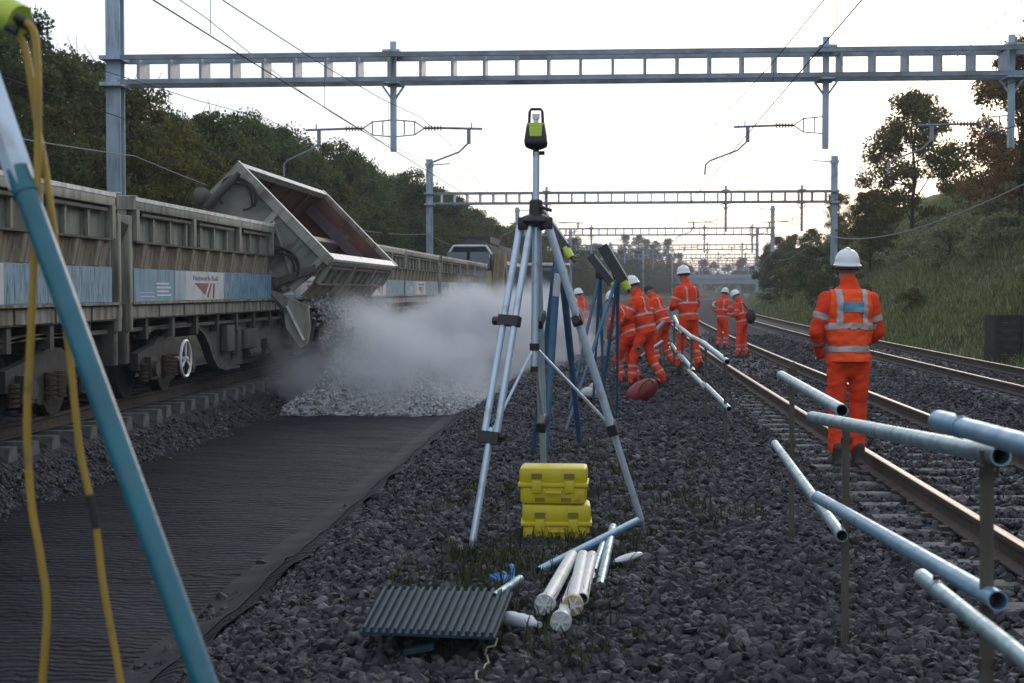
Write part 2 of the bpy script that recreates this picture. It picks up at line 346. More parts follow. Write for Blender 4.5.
# ------------------------------------------------------------------ mesh helpers
def frame_of(d):
    d = d.normalized()
    up = Vector((0, 0, 1)) if abs(d.z) < 0.95 else Vector((0, 1, 0))
    x = d.cross(up).normalized()
    y = x.cross(d).normalized()
    return x, y, d
class MB:
    def __init__(self):
        self.v = []; self.f = []
    def add(self, vs, fs):
        o = len(self.v)
        self.v += [tuple(p) for p in vs]
        self.f += [tuple(i + o for i in f) for f in fs]
        return self
    def hexa(self, c):
        return self.add(c, [(0, 3, 2, 1), (4, 5, 6, 7), (0, 1, 5, 4), (1, 2, 6, 5), (2, 3, 7, 6), (3, 0, 4, 7)])
    def box(self, x0, x1, y0, y1, z0, z1):
        return self.hexa([(x0, y0, z0), (x1, y0, z0), (x1, y1, z0), (x0, y1, z0), (x0, y0, z1), (x1, y0, z1), (x1, y1, z1), (x0, y1, z1)])
    def cbox(self, x0, x1, y0, y1, z0, z1, c=0.01):
        # chamfered box
        vs = []; cx, cy, cz = (x0 + x1) / 2, (y0 + y1) / 2, (z0 + z1) / 2
        bm = bmesh.new()
        bmesh.ops.create_cube(bm, size=1.0, matrix=Matrix.Translation((cx, cy, cz)) @ Matrix.Diagonal((x1 - x0, y1 - y0, z1 - z0, 1)))
        bmesh.ops.bevel(bm, geom=bm.edges[:], offset=c, segments=2, affect='EDGES', profile=0.5)
        bm.verts.ensure_lookup_table()
        self.add([v.co[:] for v in bm.verts], [[v.index for v in f.verts] for f in bm.faces])
        bm.free(); return self
    def bar(self, p0, p1, w, h, up=None):
        p0, p1 = Vector(p0), Vector(p1)
        x, y, d = frame_of(p1 - p0)
        if up is not None:
            x = d.cross(Vector(up)).normalized(); y = x.cross(d).normalized()
        a, b = x * w / 2, y * h / 2
        return self.hexa([p0 - a - b, p0 + a - b, p0 + a + b, p0 - a + b, p1 - a - b, p1 + a - b, p1 + a + b, p1 - a + b])
    def cyl(self, p0, p1, r0, r1=None, n=10, caps=True):
        r1 = r0 if r1 is None else r1
        p0, p1 = Vector(p0), Vector(p1)
        x, y, d = frame_of(p1 - p0)
        vs = []
        for p, r in ((p0, r0), (p1, r1)):
            for k in range(n):
                a = 2 * math.pi * k / n
                vs.append(p + x * (r * math.cos(a)) + y * (r * math.sin(a)))
        fs = [(k, n + k, n + (k + 1) % n, (k + 1) % n) for k in range(n)]
        if caps:
            fs += [tuple(range(n)), tuple(range(2 * n - 1, n - 1, -1))]
        return self.add(vs, fs)
    def pipe(self, p0, p1, r, ri, n=20):
        # open hollow pipe with a real wall
        p0, p1 = Vector(p0), Vector(p1)
        x, y, d = frame_of(p1 - p0)
        vs = []
        for p, rr in ((p0, r), (p1, r), (p1, ri), (p0, ri)):
            for k in range(n):
                a = 2 * math.pi * k / n
                vs.append(p + x * (rr * math.cos(a)) + y * (rr * math.sin(a)))
        fs = []
        for q in range(4):
            for k in range(n):
                a, b = q * n, ((q + 1) % 4) * n
                fs.append((a + k, b + k, b + (k + 1) % n, a + (k + 1) % n))
        return self.add(vs, fs)
    def tube(self, pts, r, n=6, taper=None):
        pts = [Vector(p) for p in pts]
        vs = []; px = None
        for i, p in enumerate(pts):
            d = (pts[min(i + 1, len(pts) - 1)] - pts[max(i - 1, 0)])
            x, y, d = frame_of(d)
            if px is not None:
                x = (px - d * px.dot(d)).normalized(); y = d.cross(x)
                y = x.cross(d) if False else y
            px = x
            y = d.cross(x)
            rr = r if taper is None else lerp(r, taper, i / (len(pts) - 1))
            for k in range(n):
                a = 2 * math.pi * k / n
                vs.append(p + x * (rr * math.cos(a)) + y * (rr * math.sin(a)))
        fs = []
        for i in range(len(pts) - 1):
            for k in range(n):
                fs.append((i * n + k, i * n + (k + 1) % n, (i + 1) * n + (k + 1) % n, (i + 1) * n + k))
        fs += [tuple(range(n - 1, -1, -1)), tuple(range((len(pts) - 1) * n, len(pts) * n))]
        return self.add(vs, fs)
    def prism(self, poly, axis, a, b):
        # poly of (p,q): axis 'x' -> (y,z), 'y' -> (x,z), 'z' -> (x,y)
        def mk(p, q, t):
            return {'x': (t, p, q), 'y': (p, t, q), 'z': (p, q, t)}[axis]
        n = len(poly)
        vs = [mk(p, q, a) for p, q in poly] + [mk(p, q, b) for p, q in poly]
        fs = [tuple(range(n)), tuple(range(2 * n - 1, n - 1, -1))] + [(k, n + k, n + (k + 1) % n, (k + 1) % n) for k in range(n)]
        return self.add(vs, fs)
    def lathe(self, prof, n=20, mat=None):
        mat = mat or Matrix.Identity(4)
        vs = []
        for r, z in prof:
            for k in range(n):
                a = 2 * math.pi * k / n
                vs.append(mat @ Vector((r * math.cos(a), r * math.sin(a), z)))
        fs = []
        for i in range(len(prof) - 1):
            for k in range(n):
                fs.append((i * n + k, i * n + (k + 1) % n, (i + 1) * n + (k + 1) % n, (i + 1) * n + k))
        fs += [tuple(range(n - 1, -1, -1)), tuple(range((len(prof) - 1) * n, len(prof) * n))]
        return self.add(vs, fs)
    def ball(self, c, r, sc=(1, 1, 1), n=10, m=7, rot=None):
        mt = Matrix.Translation(c) @ (rot.to_4x4() if rot is not None else Matrix.Identity(4)) @ Matrix.Diagonal((sc[0], sc[1], sc[2], 1))
        prof = [(max(r * math.sin(math.pi * k / m), 1e-4), -r * math.cos(math.pi * k / m)) for k in range(m + 1)]
        return self.lathe(prof, n, mt)
    def mesh(self, name, matname, smooth=True, angle=35):
        me = bpy.data.meshes.new(name)
        me.from_pydata(self.v, [], self.f)
        bm = bmesh.new(); bm.from_mesh(me)
        bmesh.ops.recalc_face_normals(bm, faces=bm.faces[:])
        bm.to_mesh(me); bm.free()
        if smooth:
            me.shade_smooth()
            me.set_sharp_from_angle(angle=R(angle))
        me.materials.append(MATS[matname])
        return me
    def build(self, name, matname, parent=None, loc=(0, 0, 0), rot=(0, 0, 0), smooth=True, key=None, angle=35):
        if key and key in CACHE:
            me = CACHE[key]
        else:
            me = self.mesh(name, matname, smooth, angle)
            if key:
                CACHE[key] = me
        return link(name, me, parent, loc, rot)
CACHE = {}
def link(name, me, parent=None, loc=(0, 0, 0), rot=(0, 0, 0)):
    o = bpy.data.objects.new(name, me)
    col.objects.link(o)
    o.location = loc
    o.rotation_euler = rot
    if parent is not None:
        o.parent = parent
    return o
def tag(o, label, cat, group=None):
    o['label'] = label; o['category'] = cat
    if group:
        o['group'] = group
    return o
def thing(name, label, cat, loc=(0, 0, 0), rz=0.0, group=None):
    e = bpy.data.objects.new(name, None)
    e.empty_display_size = 0.2
    col.objects.link(e)
    e.location = loc
    e.rotation_euler = (0, 0, rz)
    return tag(e, label, cat, group)
def structure(o, kind='structure', label=None):
    o['kind'] = kind
    if label:
        o['label'] = label
    return o
def copy_tree(o, parent=None):
    c = o.copy(); col.objects.link(c); c.parent = parent
    for ch in list(o.children):
        copy_tree(ch, c)
    return c
def fast_mesh(name, verts, quads, matname, smooth=False):
    me = bpy.data.meshes.new(name)
    nv, nf, k = len(verts), len(quads), quads.shape[1]
    me.vertices.add(nv); me.vertices.foreach_set('co', np.ascontiguousarray(verts, np.float32).ravel())
    me.loops.add(nf * k); me.loops.foreach_set('vertex_index', np.ascontiguousarray(quads, np.int32).ravel())
    me.polygons.add(nf); me.polygons.foreach_set('loop_start', np.arange(0, nf * k, k, dtype=np.int32))
    me.polygons.foreach_set('loop_total', np.full(nf, k, np.int32))
    me.update(calc_edges=True); me.validate()
    (me.shade_smooth if smooth else me.shade_flat)()
    me.materials.append(MATS[matname])
    return me

# ================================================================== THE SETTING
# ---- ground: one sheet out to the horizon
def make_ground():
    offs = np.unique(np.concatenate([np.array([-900, -400, -200, -100, -60, -45, -34, -28, -22, -17]), np.arange(-14, -6.4, 0.5), np.arange(-6.4, -5.6, 0.12),
                                     np.arange(-5.5, -2.6, 0.5), np.arange(-2.6, 2.4, 0.15), np.arange(2.4, 10.4, 0.25), np.arange(10.5, 30, 0.8), np.array([34, 45, 60, 100, 200, 400, 900])]))
    ss = np.concatenate([np.array([-60, -30, -12, -4, 0, 2]), np.arange(3, 40, 0.25), np.arange(40, 90, 1.0), np.arange(90, 420, 5.0), np.array([450, 520, 640, 800, 1100, 1500, 2200, 3200])])
    nO, nS = len(offs), len(ss)
    V = np.zeros((nS, nO, 3)); G = np.zeros((nS, nO))
    for i, s in enumerate(ss):
        se = min(s, 700)
        a = ang(se); sh = shift(se) + (s - se) * math.tan(a)
        z = gz_arr(offs, np.full(nO, s))
        V[i, :, 0] = offs * math.cos(a) + sh
        V[i, :, 1] = s - offs * math.sin(a)
        V[i, :, 2] = z
        G[i] = np.clip((np.abs(offs + 0.6) - 10.3) / 0.8, 0, 1)
    idx = np.arange(nS * nO).reshape(nS, nO)
    q = np.stack([idx[:-1, :-1], idx[:-1, 1:], idx[1:, 1:], idx[1:, :-1]], -1).reshape(-1, 4)
    me = fast_mesh('ground', V.reshape(-1, 3), q, 'ground_soil', True)
    at = me.attributes.new('grassy', 'FLOAT', 'POINT')
    at.data.foreach_set('value', G.ravel().astype(np.float32))
    structure(link('ground', me), label='cutting floor and banks')
make_ground()

# ---- geotextile over the dug-out trackbed
def make_textile():
    offs = np.linspace(-5.95, -2.28, 60)
    ss = np.concatenate([np.arange(3, 32, 0.12), np.arange(32, 120, 1.0)])
    V = np.zeros((len(ss), len(offs), 3))
    for i, s in enumerate(ss):
        a = ang(s)
        ripple = 0.010 * np.sin(offs * 3.0 + s * 1.3) + 0.008 * np.sin(s * 3.7 - offs * 1.6) + 0.006 * np.sin(s * 9.1 + offs * 2.2 + np.sin(offs * 4))
        crease = 0.03 * np.exp(-((s - 11.3 - 0.22 * (offs + 4) - 0.1 * np.sin(offs * 2.4)) / 0.07) ** 2)
        edge = np.clip((offs + 2.62) / 0.3, 0, 1) * (0.125 + 0.015 * math.sin(s * 2.3)) + np.clip((-5.8 - offs) / 0.2, 0, 1) * 0.03
        z = np.full(len(offs), -0.675) + ripple + crease + edge
        o = offs + np.where(np.arange(len(offs)) == len(offs) - 1, 0.05 * math.sin(s * 1.1) + 0.03 * math.sin(s * 3.3), 0)
        V[i, :, 0] = o * math.cos(a) + shift(s); V[i, :, 1] = s - o * math.sin(a); V[i, :, 2] = z
    n1, n2 = V.shape[:2]
    idx = np.arange(n1 * n2).reshape(n1, n2)
    q = np.stack([idx[:-1, :-1], idx[:-1, 1:], idx[1:, 1:], idx[1:, :-1]], -1).reshape(-1, 4)
    me = fast_mesh('geotextile_sheet', V.reshape(-1, 3), q, 'geotextile', True)
    gt = tag(link('geotextile_sheet', me), 'black ribbed geotextile sheet laid over the dug-out trackbed beside the train', 'ground sheet')
    j0, j1 = 51, 56
    W_ = V[:, j0:j1 + 1].copy(); W_[:, :, 2] += 0.008
    n1, n2 = W_.shape[:2]; idx = np.arange(n1 * n2).reshape(n1, n2)
    q = np.stack([idx[:-1, :-1], idx[:-1, 1:], idx[1:, 1:], idx[1:, :-1]], -1).reshape(-1, 4)
    link('edge_strip', fast_mesh('edge_strip', W_.reshape(-1, 3), q, 'hem_grey', True), gt)
make_textile()

# ---- tracks
TRACKS = {'train': -7.6, 'mid': 3.33, 'far': 7.55}
def rail_mesh(x_off, top):
    prof = [(-0.075, -0.16), (0.075, -0.16), (0.075, -0.148), (0.012, -0.128), (0.012, -0.045), (0.036, -0.033), (0.036, -0.004), (-0.036, -0.004), (-0.036, -0.033), (-0.012, -0.045), (-0.012, -0.128), (-0.075, -0.148)]
    if top:
        prof = [(-0.032, -0.0035), (0.032, -0.0035), (0.032, 0.0), (0.022, 0.003), (-0.022, 0.003), (-0.032, 0.0)]
    ss = list(np.concatenate([np.arange(-6, 120, 3.0), np.arange(120, 480, 10.0)]))
    mb = MB(); n = len(prof)
    vs = []
    for s in ss:
        for (p, z) in prof:
            vs.append(path(s, x_off + p, z))
    fs = []
    for i in range(len(ss) - 1):
        for k in range(n):
            fs.append((i * n + k, i * n + (k + 1) % n, (i + 1) * n + (k + 1) % n, (i + 1) * n + k))
    mb.add(vs, fs)
    return mb
def sleeper_mb():
    mb = MB()
    # tapered concrete sleeper: chamfered trapezoid, lower in the middle
    st = [(-1.25, 0.0), (-0.95, 0.0), (-0.45, -0.025), (0.45, -0.025), (0.95, 0.0), (1.25, 0.0)]
    vs = []
    for x, dz in st:
        vs += [(x, -0.14, -0.36), (x, 0.14, -0.36), (x, 0.12, -0.20 + dz), (x, 0.095, -0.165 + dz), (x, -0.095, -0.165 + dz), (x, -0.12, -0.20 + dz)]
    fs = [tuple(range(5, -1, -1)), tuple(range(30, 36))]
    for i in range(5):
        for k in range(6):
            fs.append((i * 6 + k, i * 6 + (k + 1) % 6, (i + 1) * 6 + (k + 1) % 6, (i + 1) * 6 + k))
    mb.add(vs, fs)
    return mb
def clip_mb():
    mb = MB()
    for sx in (-1, 1):
        for e in (-1, 1):
            x = sx * 0.7525 + e * 0.10
            mb.box(x - 0.035, x + 0.035, -0.045, 0.045, -0.166, -0.138)
    return mb
for tn, off, s0, s1 in (('train', TRACKS['train'], 14, 66), ('mid', TRACKS['mid'], 5, 125), ('far', TRACKS['far'], 22, 120)):
    t = thing('railway_track', '', 'track')
    del t['category'], t['label']
    t['kind'] = 'structure'
    t['label'] = {'train': 'rusty track under the ballast train', 'mid': 'running track nearest the barrier', 'far': 'running track along the grass bank'}[tn]
    for e in (-1, 1):
        rl = rail_mesh(off + e * 0.7525, False).build('rail', 'rail_side', t)
        rail_mesh(off + e * 0.7525, True).build('running_surface', 'rail_head', rl)
    s = s0
    while s < s1:
        jit = random.uniform(-0.02, 0.02)
        p = path(s, off)
        sl = sleeper_mb().build('sleeper', 'sleeper', t, loc=p + Vector((jit if tn != 'train' else jit * 2, 0, 0)), rot=(0, 0, -ang(s) + random.uniform(-0.01, 0.01)), key='sleeper')
        if tn == 'mid' and s < 30:
            clip_mb().build('rail_clip', 'rail_side', sl, key='rail_clip')
        s += 0.65

# ---- ballast: real stones, far too many to count
def stone_variants(k=8):
    phi = (1 + 5 ** 0.5) / 2
    V = np.array([(-1, phi, 0), (1, phi, 0), (-1, -phi, 0), (1, -phi, 0), (0, -1, phi), (0, 1, phi), (0, -1, -phi), (0, 1, -phi), (phi, 0, -1), (phi, 0, 1), (-phi, 0, -1), (-phi, 0, 1)], float)
    V /= np.linalg.norm(V[0])
    F = np.array([(0, 11, 5), (0, 5, 1), (0, 1, 7), (0, 7, 10), (0, 10, 11), (1, 5, 9), (5, 11, 4), (11, 10, 2), (10, 7, 6), (7, 1, 8), (3, 9, 4), (3, 4, 2), (3, 2, 6), (3, 6, 8), (3, 8, 9), (4, 9, 5), (2, 4, 11), (6, 2, 10), (8, 6, 7), (9, 8, 1)])
    out = []
    for _ in range(k):
        W = V * rng.uniform(0.62, 1.18, (12, 1)) * rng.uniform([0.95, 0.65, 0.5], [1.3, 0.95, 0.75])
        out.append(W)
    return out, F
SV, SF = stone_variants()
def scatter_stones(name, pts, sizes, matname, label):
    n = len(pts)
    var = rng.integers(0, len(SV), n)
    base = np.stack(SV)[var]                        # n,12,3
    # random rotations
    q = rng.normal(size=(n, 4)); q /= np.linalg.norm(q, axis=1, keepdims=True)
    w, x, y, z = q.T
    Rm = np.stack([np.stack([1 - 2 * (y * y + z * z), 2 * (x * y - z * w), 2 * (x * z + y * w)], -1),
                   np.stack([2 * (x * y + z * w), 1 - 2 * (x * x + z * z), 2 * (y * z - x * w)], -1),
                   np.stack([2 * (x * z - y * w), 2 * (y * z + x * w), 1 - 2 * (x * x + y * y)], -1)], 1)
    V = np.einsum('nij,nkj->nki', Rm, base) * sizes[:, None, None] + pts[:, None, :]
    F = (SF[None] + (np.arange(n) * 12)[:, None, None]).reshape(-1, 3)
    me = fast_mesh(name, V.reshape(-1, 3), F, matname)
    return structure(link(name, me), 'stuff', label)
def path_arr(s, off):
    sh = np.where(s < 15, 0, (s - 15) ** 2 / 4100.0)
    a = np.where(s < 15, 0, np.arctan((s - 15) / 2050.0))
    return off * np.cos(a) + sh, s - off * np.sin(a)
def in_view(x, y, m=0.03):
    t = np.arctan2(x, y) + R(3.36)
    return (t > -R(18.9) - m) & (t < R(18.9) + m)
def stone_field(n, o0, o1, s0, s1, size, tracks=(), zoff=0.0, zr=0.02):
    off = rng.uniform(o0, o1, n); s = s0 + (s1 - s0) * rng.uniform(0, 1, n) ** 1.35
    x, y = path_arr(s, off)
    ok = in_view(x, y)
    for tc, st in tracks:
        d = np.abs(off - tc)
        for e in (-1, 1):
            ok &= np.abs(off - tc - e * 0.7525) > 0.10
        k = np.mod(s - st + 0.325, 0.65) - 0.325
        ok &= ~((np.abs(k) < 0.15) & (d < (1.28 if tc < 0 else 0.98)) & (rng.uniform(0, 1, n) > (0.16 if tc < 0 else 0.40)))
    off, s, x, y = off[ok], s[ok], x[ok], y[ok]
    z = gz_arr(off, s) + zoff + rng.uniform(-zr, zr, len(s))
    sz = size * np.clip(rng.lognormal(0, 0.28, len(s)), 0.5, 1.7)
    return np.stack([x, y, z], 1), sz
fields = [stone_field(15000, -2.75, 2.25, 6.0, 12, 0.036), stone_field(15000, -2.6, 2.25, 11, 26, 0.037), stone_field(8000, -2.5, 2.2, 25, 50, 0.045),
          stone_field(16000, 1.9, 4.9, 6, 28, 0.035, ((3.33, 5.0),), 0.025), stone_field(9000, 4.7, 9.8, 16, 34, 0.040, ((7.55, 22.0),), 0.03), stone_field(9000, 2.2, 9.8, 28, 60, 0.048, ((7.55, 22.0), (3.33, 5.0)), 0.03)]
scatter_stones('ballast_stones', np.concatenate([f[0] for f in fields]), np.concatenate([f[1] for f in fields]), 'stone', 'dark grey ballast stones')
ts = [stone_field(5000, -8.8, -6.4, 15, 34, 0.04, ((-7.6, 14.0),), -0.02), stone_field(3600, -6.28, -5.65, 12, 34, 0.034, (), 0.0)]
scatter_stones('shoulder_stones', np.concatenate([f[0] for f in ts]), np.concatenate([f[1] for f in ts]), 'stone', 'dark ballast stones below the train')

# ---- grass and weeds
def blades(name, pts, hs, per, matname, label, width=0.02, lean=0.45, wide=0.10):
    n = len(pts)
    P = np.repeat(pts, per, 0); H = np.repeat(hs, per) * rng.uniform(0.5, 1.15, n * per)
    a = rng.uniform(0, 2 * math.pi, n * per); le = rng.uniform(0.05, lean, n * per) * H
    P = P + np.stack([rng.normal(0, wide, n * per), rng.normal(0, wide, n * per), np.zeros(n * per)], 1)
    d = np.stack([np.cos(a), np.sin(a), np.zeros_like(a)], 1)
    w = np.stack([-np.sin(a), np.cos(a), np.zeros_like(a)], 1) * (width * rng.uniform(0.6, 1.4, n * per))[:, None]
    up = np.array([0, 0, 1.0])
    v0 = P - w; v1 = P + w
    mid = P + d * (le * 0.35)[:, None] + up * (H * 0.6)[:, None]
    v2 = mid + w * 0.7; v3 = mid - w * 0.7
    tip = P + d * le[:, None] + up * H[:, None]
    V = np.stack([v0, v1, v2, v3, tip + w * 0.1, tip - w * 0.1], 1).reshape(-1, 3)
    i = (np.arange(n * per) * 6)[:, None]
    Q = np.concatenate([i + np.array([[0, 1, 2, 3]]), i + np.array([[3, 2, 4, 5]])], 0)
    return structure(link(name, fast_mesh(name, V, Q, matname)), 'stuff', label)
n = 30000
off = 9.7 + 14 * rng.uniform(0, 1, n); s = 30 + 110 * rng.uniform(0, 1, n) ** 1.5
x, y = path_arr(s, off); ok = in_view(x, y, 0.02)
patch = np.sin(off * 1.3 + s * 0.23) + np.sin(s * 0.11 - off * 0.4)
off, s, x, y, patch = off[ok], s[ok], x[ok], y[ok], patch[ok]
blades('bank_grass', np.stack([x, y, gz_arr(off, s) - 0.05], 1), np.where(patch > 0, 0.34, 0.20) * rng.uniform(0.5, 1.3, len(s)), 6, 'grass', 'rough grass on the right bank', width=0.020, wide=0.22, lean=1.1)
wp = []
for cx, cs, sp, k in ((-0.05, 10.3, 0.45, 70), (-0.75, 9.6, 0.35, 60), (0.75, 11.4, 0.4, 40), (-0.85, 8.4, 0.5, 50), (-0.15, 7.5, 0.35, 40), (0.1, 12.5, 0.6, 50), (-0.4, 9.0, 0.3, 40), (-1.0, 12.5, 0.5, 30), (0.2, 15, 0.8, 40)):
    for _ in range(k):
        o_, s_ = random.gauss(cx, sp * 0.6), random.gauss(cs, sp)
        wp.append((o_, s_, gz(o_, s_) - 0.01))
wp = np.array(wp)
blades('trackside_weeds', wp, rng.uniform(0.05, 0.17, len(wp)), 7, 'weed', 'straggly weeds growing through the ballast', width=0.006, lean=0.9, wide=0.05)

# ================================================================== TREES
def leaf_cloud(name, centres, radii, n_per, leaf, matname, flat=0.75):
    C = np.repeat(centres, n_per, 0); Rr = np.repeat(radii, n_per)
    n = len(C)
    d = rng.normal(size=(n, 3)); d /= np.linalg.norm(d, axis=1, keepdims=True)
    rad = rng.uniform(0.15, 1, n) ** 0.5
    P = C + d * (Rr * rad)[:, None] * np.array([1, 1, flat])
    a = rng.normal(size=(n, 3)); a /= np.linalg.norm(a, axis=1, keepdims=True)
    b = np.cross(a, rng.normal(size=(n, 3))); b /= np.linalg.norm(b, axis=1, keepdims=True)
    L = leaf * rng.uniform(0.6, 1.3, n)
    a = a * L[:, None]; b = b * (L * 0.55)[:, None]
    nrm = np.cross(a, b); nrm /= np.linalg.norm(nrm, axis=1, keepdims=True)
    V = np.stack([P - a, P + b + nrm * (L * 0.15)[:, None], P + a, P - b + nrm * (L * 0.15)[:, None]], 1).reshape(-1, 3)
    Q = (np.arange(n) * 4)[:, None] + np.array([[0, 1, 2, 3]])
    return fast_mesh(name, V, Q, matname)
def crown_points(h, z0, rad, k, top_bias=1.0, gap=0.0):
    pts, rr = [], []
    while len(pts) < k:
        z = z0 + (h - z0) * random.random() ** top_bias
        t = (z - z0) / (h - z0)
        prof = rad * (math.sin(math.pi * min(1, 0.18 + 0.80 * t)) ** 0.65)
        a = random.uniform(0, 2 * math.pi); r = prof * math.sqrt(random.random()) * random.uniform(0.75, 1.12)
        if gap and mnoise.noise(Vector((math.cos(a) * r, math.sin(a) * r, z)) * 0.55) < gap - 0.25:
            continue
        pts.append((r * math.cos(a), r * math.sin(a), z)); rr.append(random.uniform(0.3, 0.75) * rad / 2.6)
    return np.array(pts), np.array(rr)
def trunk_mb(h, r, pts, limbs, twigs=0, seed=0):
    rs = random.Random(seed)
    mb = MB()
    axis = [Vector((0, 0, -0.4)), Vector((0.05, 0.03, h * 0.25)), Vector((-0.06, 0.1, h * 0.5)), Vector((0.08, -0.05, h * 0.75)), Vector((0, 0, h * 0.95))]
    mb.tube(axis, r, 7, taper=r * 0.25)
    for k in range(limbs):
        p = Vector(pts[rs.randrange(len(pts))])
        t = rs.uniform(0.2, 0.75)
        b = axis[0].lerp(axis[-1], t * 0.9)
        if p.z < b.z:
            b.z = max(0.3, p.z - 0.6)
        m = b.lerp(p, 0.5) + Vector((rs.uniform(-.2, .2), rs.uniform(-.2, .2), 0.15))
        mb.tube([b, m, p], r * 0.38, 5, taper=r * 0.08)
        for q in range(2):
            e = p + Vector((rs.uniform(-.5, .5), rs.uniform(-.5, .5), rs.uniform(0.1, .7)))
            mb.tube([m.lerp(p, 0.6), e], r * 0.13, 4, taper=0.006)
    for k in range(twigs):
        p = Vector(pts[rs.randrange(len(pts))])
        if p.z < h * 0.7:
            continue
        e = p + Vector((rs.uniform(-.5, .5), rs.uniform(-.5, .5), rs.uniform(0.5, 1.1)))
        mb.tube([p, e], 0.02, 4, taper=0.006)
    return mb
TREE_KINDS = {}
def tree_kind(key, h, z0, rad, clumps, n_per, leaf, matname, r=0.16, gap=0.0, top_bias=0.9, twigs=10):
    pts, rr = crown_points(h, z0, rad, clumps, top_bias, gap)
    crown = leaf_cloud('crown_' + key, pts, rr, n_per, leaf, matname)
    trunk = trunk_mb(h, r, pts, 10, twigs, seed=len(TREE_KINDS)).mesh('trunk_' + key, 'bark')
    TREE_KINDS[key] = (crown, trunk)
tree_kind('hedge_a', 8.6, 0.3, 2.9, 120, 135, 0.088, 'leaf_dark', twigs=20)
tree_kind('hedge_b', 8.0, 0.2, 3.1, 125, 135, 0.088, 'leaf_mid', twigs=16)
tree_kind('hedge_c', 9.2, 0.5, 2.6, 110, 130, 0.088, 'leaf_dark', gap=0.15, twigs=40)
tree_kind('hedge_d', 7.4, 0.2, 2.8, 115, 130, 0.088, 'leaf_olive', gap=0.12, twigs=24)
tree_kind('bank_tree', 8.2, 0.8, 3.3, 150, 130, 0.10, 'leaf_olive', gap=0.03, r=0.13, twigs=10)
tree_kind('bank_rust', 7.0, 0.6, 2.6, 95, 120, 0.09, 'leaf_rust', gap=0.15, r=0.12, twigs=24)
tree_kind('bank_dark', 6.0, 0.1, 2.6, 95, 120, 0.09, 'leaf_dark', r=0.12, twigs=10)
tree_kind('shrub_a', 2.6, 0.0, 1.7, 45, 80, 0.085, 'leaf_dark', r=0.06, twigs=4)
tree_kind('shrub_b', 2.2, 0.0, 1.6, 40, 80, 0.085, 'leaf_olive', r=0.05, twigs=4)
tree_kind('shrub_pale', 1.7, 0.0, 1.7, 40, 80, 0.07, 'leaf_pale', r=0.04, twigs=0)
def plant_tree(name, kind, s, off, scale, label, group, cat='tree', dz=-0.15, sz=1.0):
    p = path(s, off); p.z = gz(off, s) + dz
    t = thing(name, label, cat, p, random.uniform(0, 6.28), group)
    sc = scale * random.uniform(0.92, 1.08)
    t.scale = (sc * random.uniform(0.92, 1.08), sc * random.uniform(0.92, 1.08), sc * sz)
    crown, trunk = TREE_KINDS[kind]
    link('crown', crown, t); link('trunk', trunk, t)
    return t
TINT = {'hedge_a': 'dark green', 'hedge_b': 'mid green', 'hedge_c': 'dark twiggy', 'hedge_d': 'olive green'}
def wood_label(s_, kd_, row):
    for lim, txt in ((33, 'above the nearest wagon'), (46, 'right of the nearest mast'), (62, 'above the raised wagon body'), (92, 'just before the second mast'),
                     (140, 'beyond the second mast'), (200, 'beyond the third mast'), (9e9, 'far up the line')):
        if s_ < lim:
            return '%s tree in the wood\'s %s row, %s' % (TINT[kd_], row, txt)
s = 20.0; k = 0
while s < 420:
    kd = random.choice(['hedge_a', 'hedge_b', 'hedge_c', 'hedge_d', 'hedge_a'])
    far = s > 170
    nr = 0.76 + 0.12 * min(1, max(0, (s - 30) / 40))
    near_mast = any(abs(s - g_) < 4.5 for g_ in (38.6, 93.1))
    plant_tree('wood_tree', kd, s, (-16.0 if near_mast else -14.8) + random.uniform(-0.6, 0.6), nr + random.uniform(-0.08, 0.10), wood_label(s, kd, 'front'), 'trees in the wood behind the train', dz=-0.5)
    if not far:
        kd2 = random.choice(['hedge_a', 'hedge_c', 'hedge_b'])
        plant_tree('wood_tree', kd2, s + 1.4, -18.6 + random.uniform(-1.2, 1.2), nr + 0.06 + random.uniform(-0.12, 0.12), wood_label(s, kd2, 'back'), 'trees in the wood behind the train', dz=-1.2)
    s += random.uniform(2.1, 3.0) if not far else random.uniform(4, 6)
# right bank
RB = 'trees along the right bank'
plant_tree('bank_tree', 'bank_tree', 84, 15.9, 0.95, 'olive green tree with an open crown standing alone on the right bank', RB, dz=0.0)
plant_tree('bank_tree', 'bank_tree', 88, 14.2, 0.62, 'smaller yellowish tree just left of the open-crowned tree on the bank', RB)
plant_tree('autumn_tree', 'bank_rust', 62, 16.4, 1.0, 'reddish brown autumn tree at the top right of the bank', RB)
plant_tree('autumn_tree', 'bank_rust', 72, 17.6, 0.62, 'small reddish bush under the autumn tree on the bank', RB)
for (s_, o_, sc_, kd_) in ((58, 19.5, 1.0, 'bank_dark'), (62, 21.5, 1.2, 'bank_dark'), (52, 18.2, 0.8, 'bank_dark'), (76, 21, 1.0, 'hedge_d'), (56, 16.4, 0.62, 'bank_dark')):
    plant_tree('bank_tree', kd_, s_, o_, sc_, 'dark green tree crowding the top right corner of the bank', RB)
for k in range(26):
    s_ = 96 + k * 9 + random.uniform(-2, 2)
    plant_tree('bank_tree', random.choice(['bank_dark', 'bank_rust', 'hedge_d', 'bank_tree', 'bank_dark']), s_, 13.6 + random.uniform(0, 4.5), random.uniform(0.45, 0.72), 'distant tree in the row on the right bank up the line', 'distant trees on the right bank')
SG = 'shrubs on the right bank'
ORD = ['nearest', 'second nearest', 'third nearest', 'fourth nearest', 'fifth nearest', 'sixth nearest', 'seventh nearest', 'eighth nearest', 'ninth nearest', 'tenth nearest']
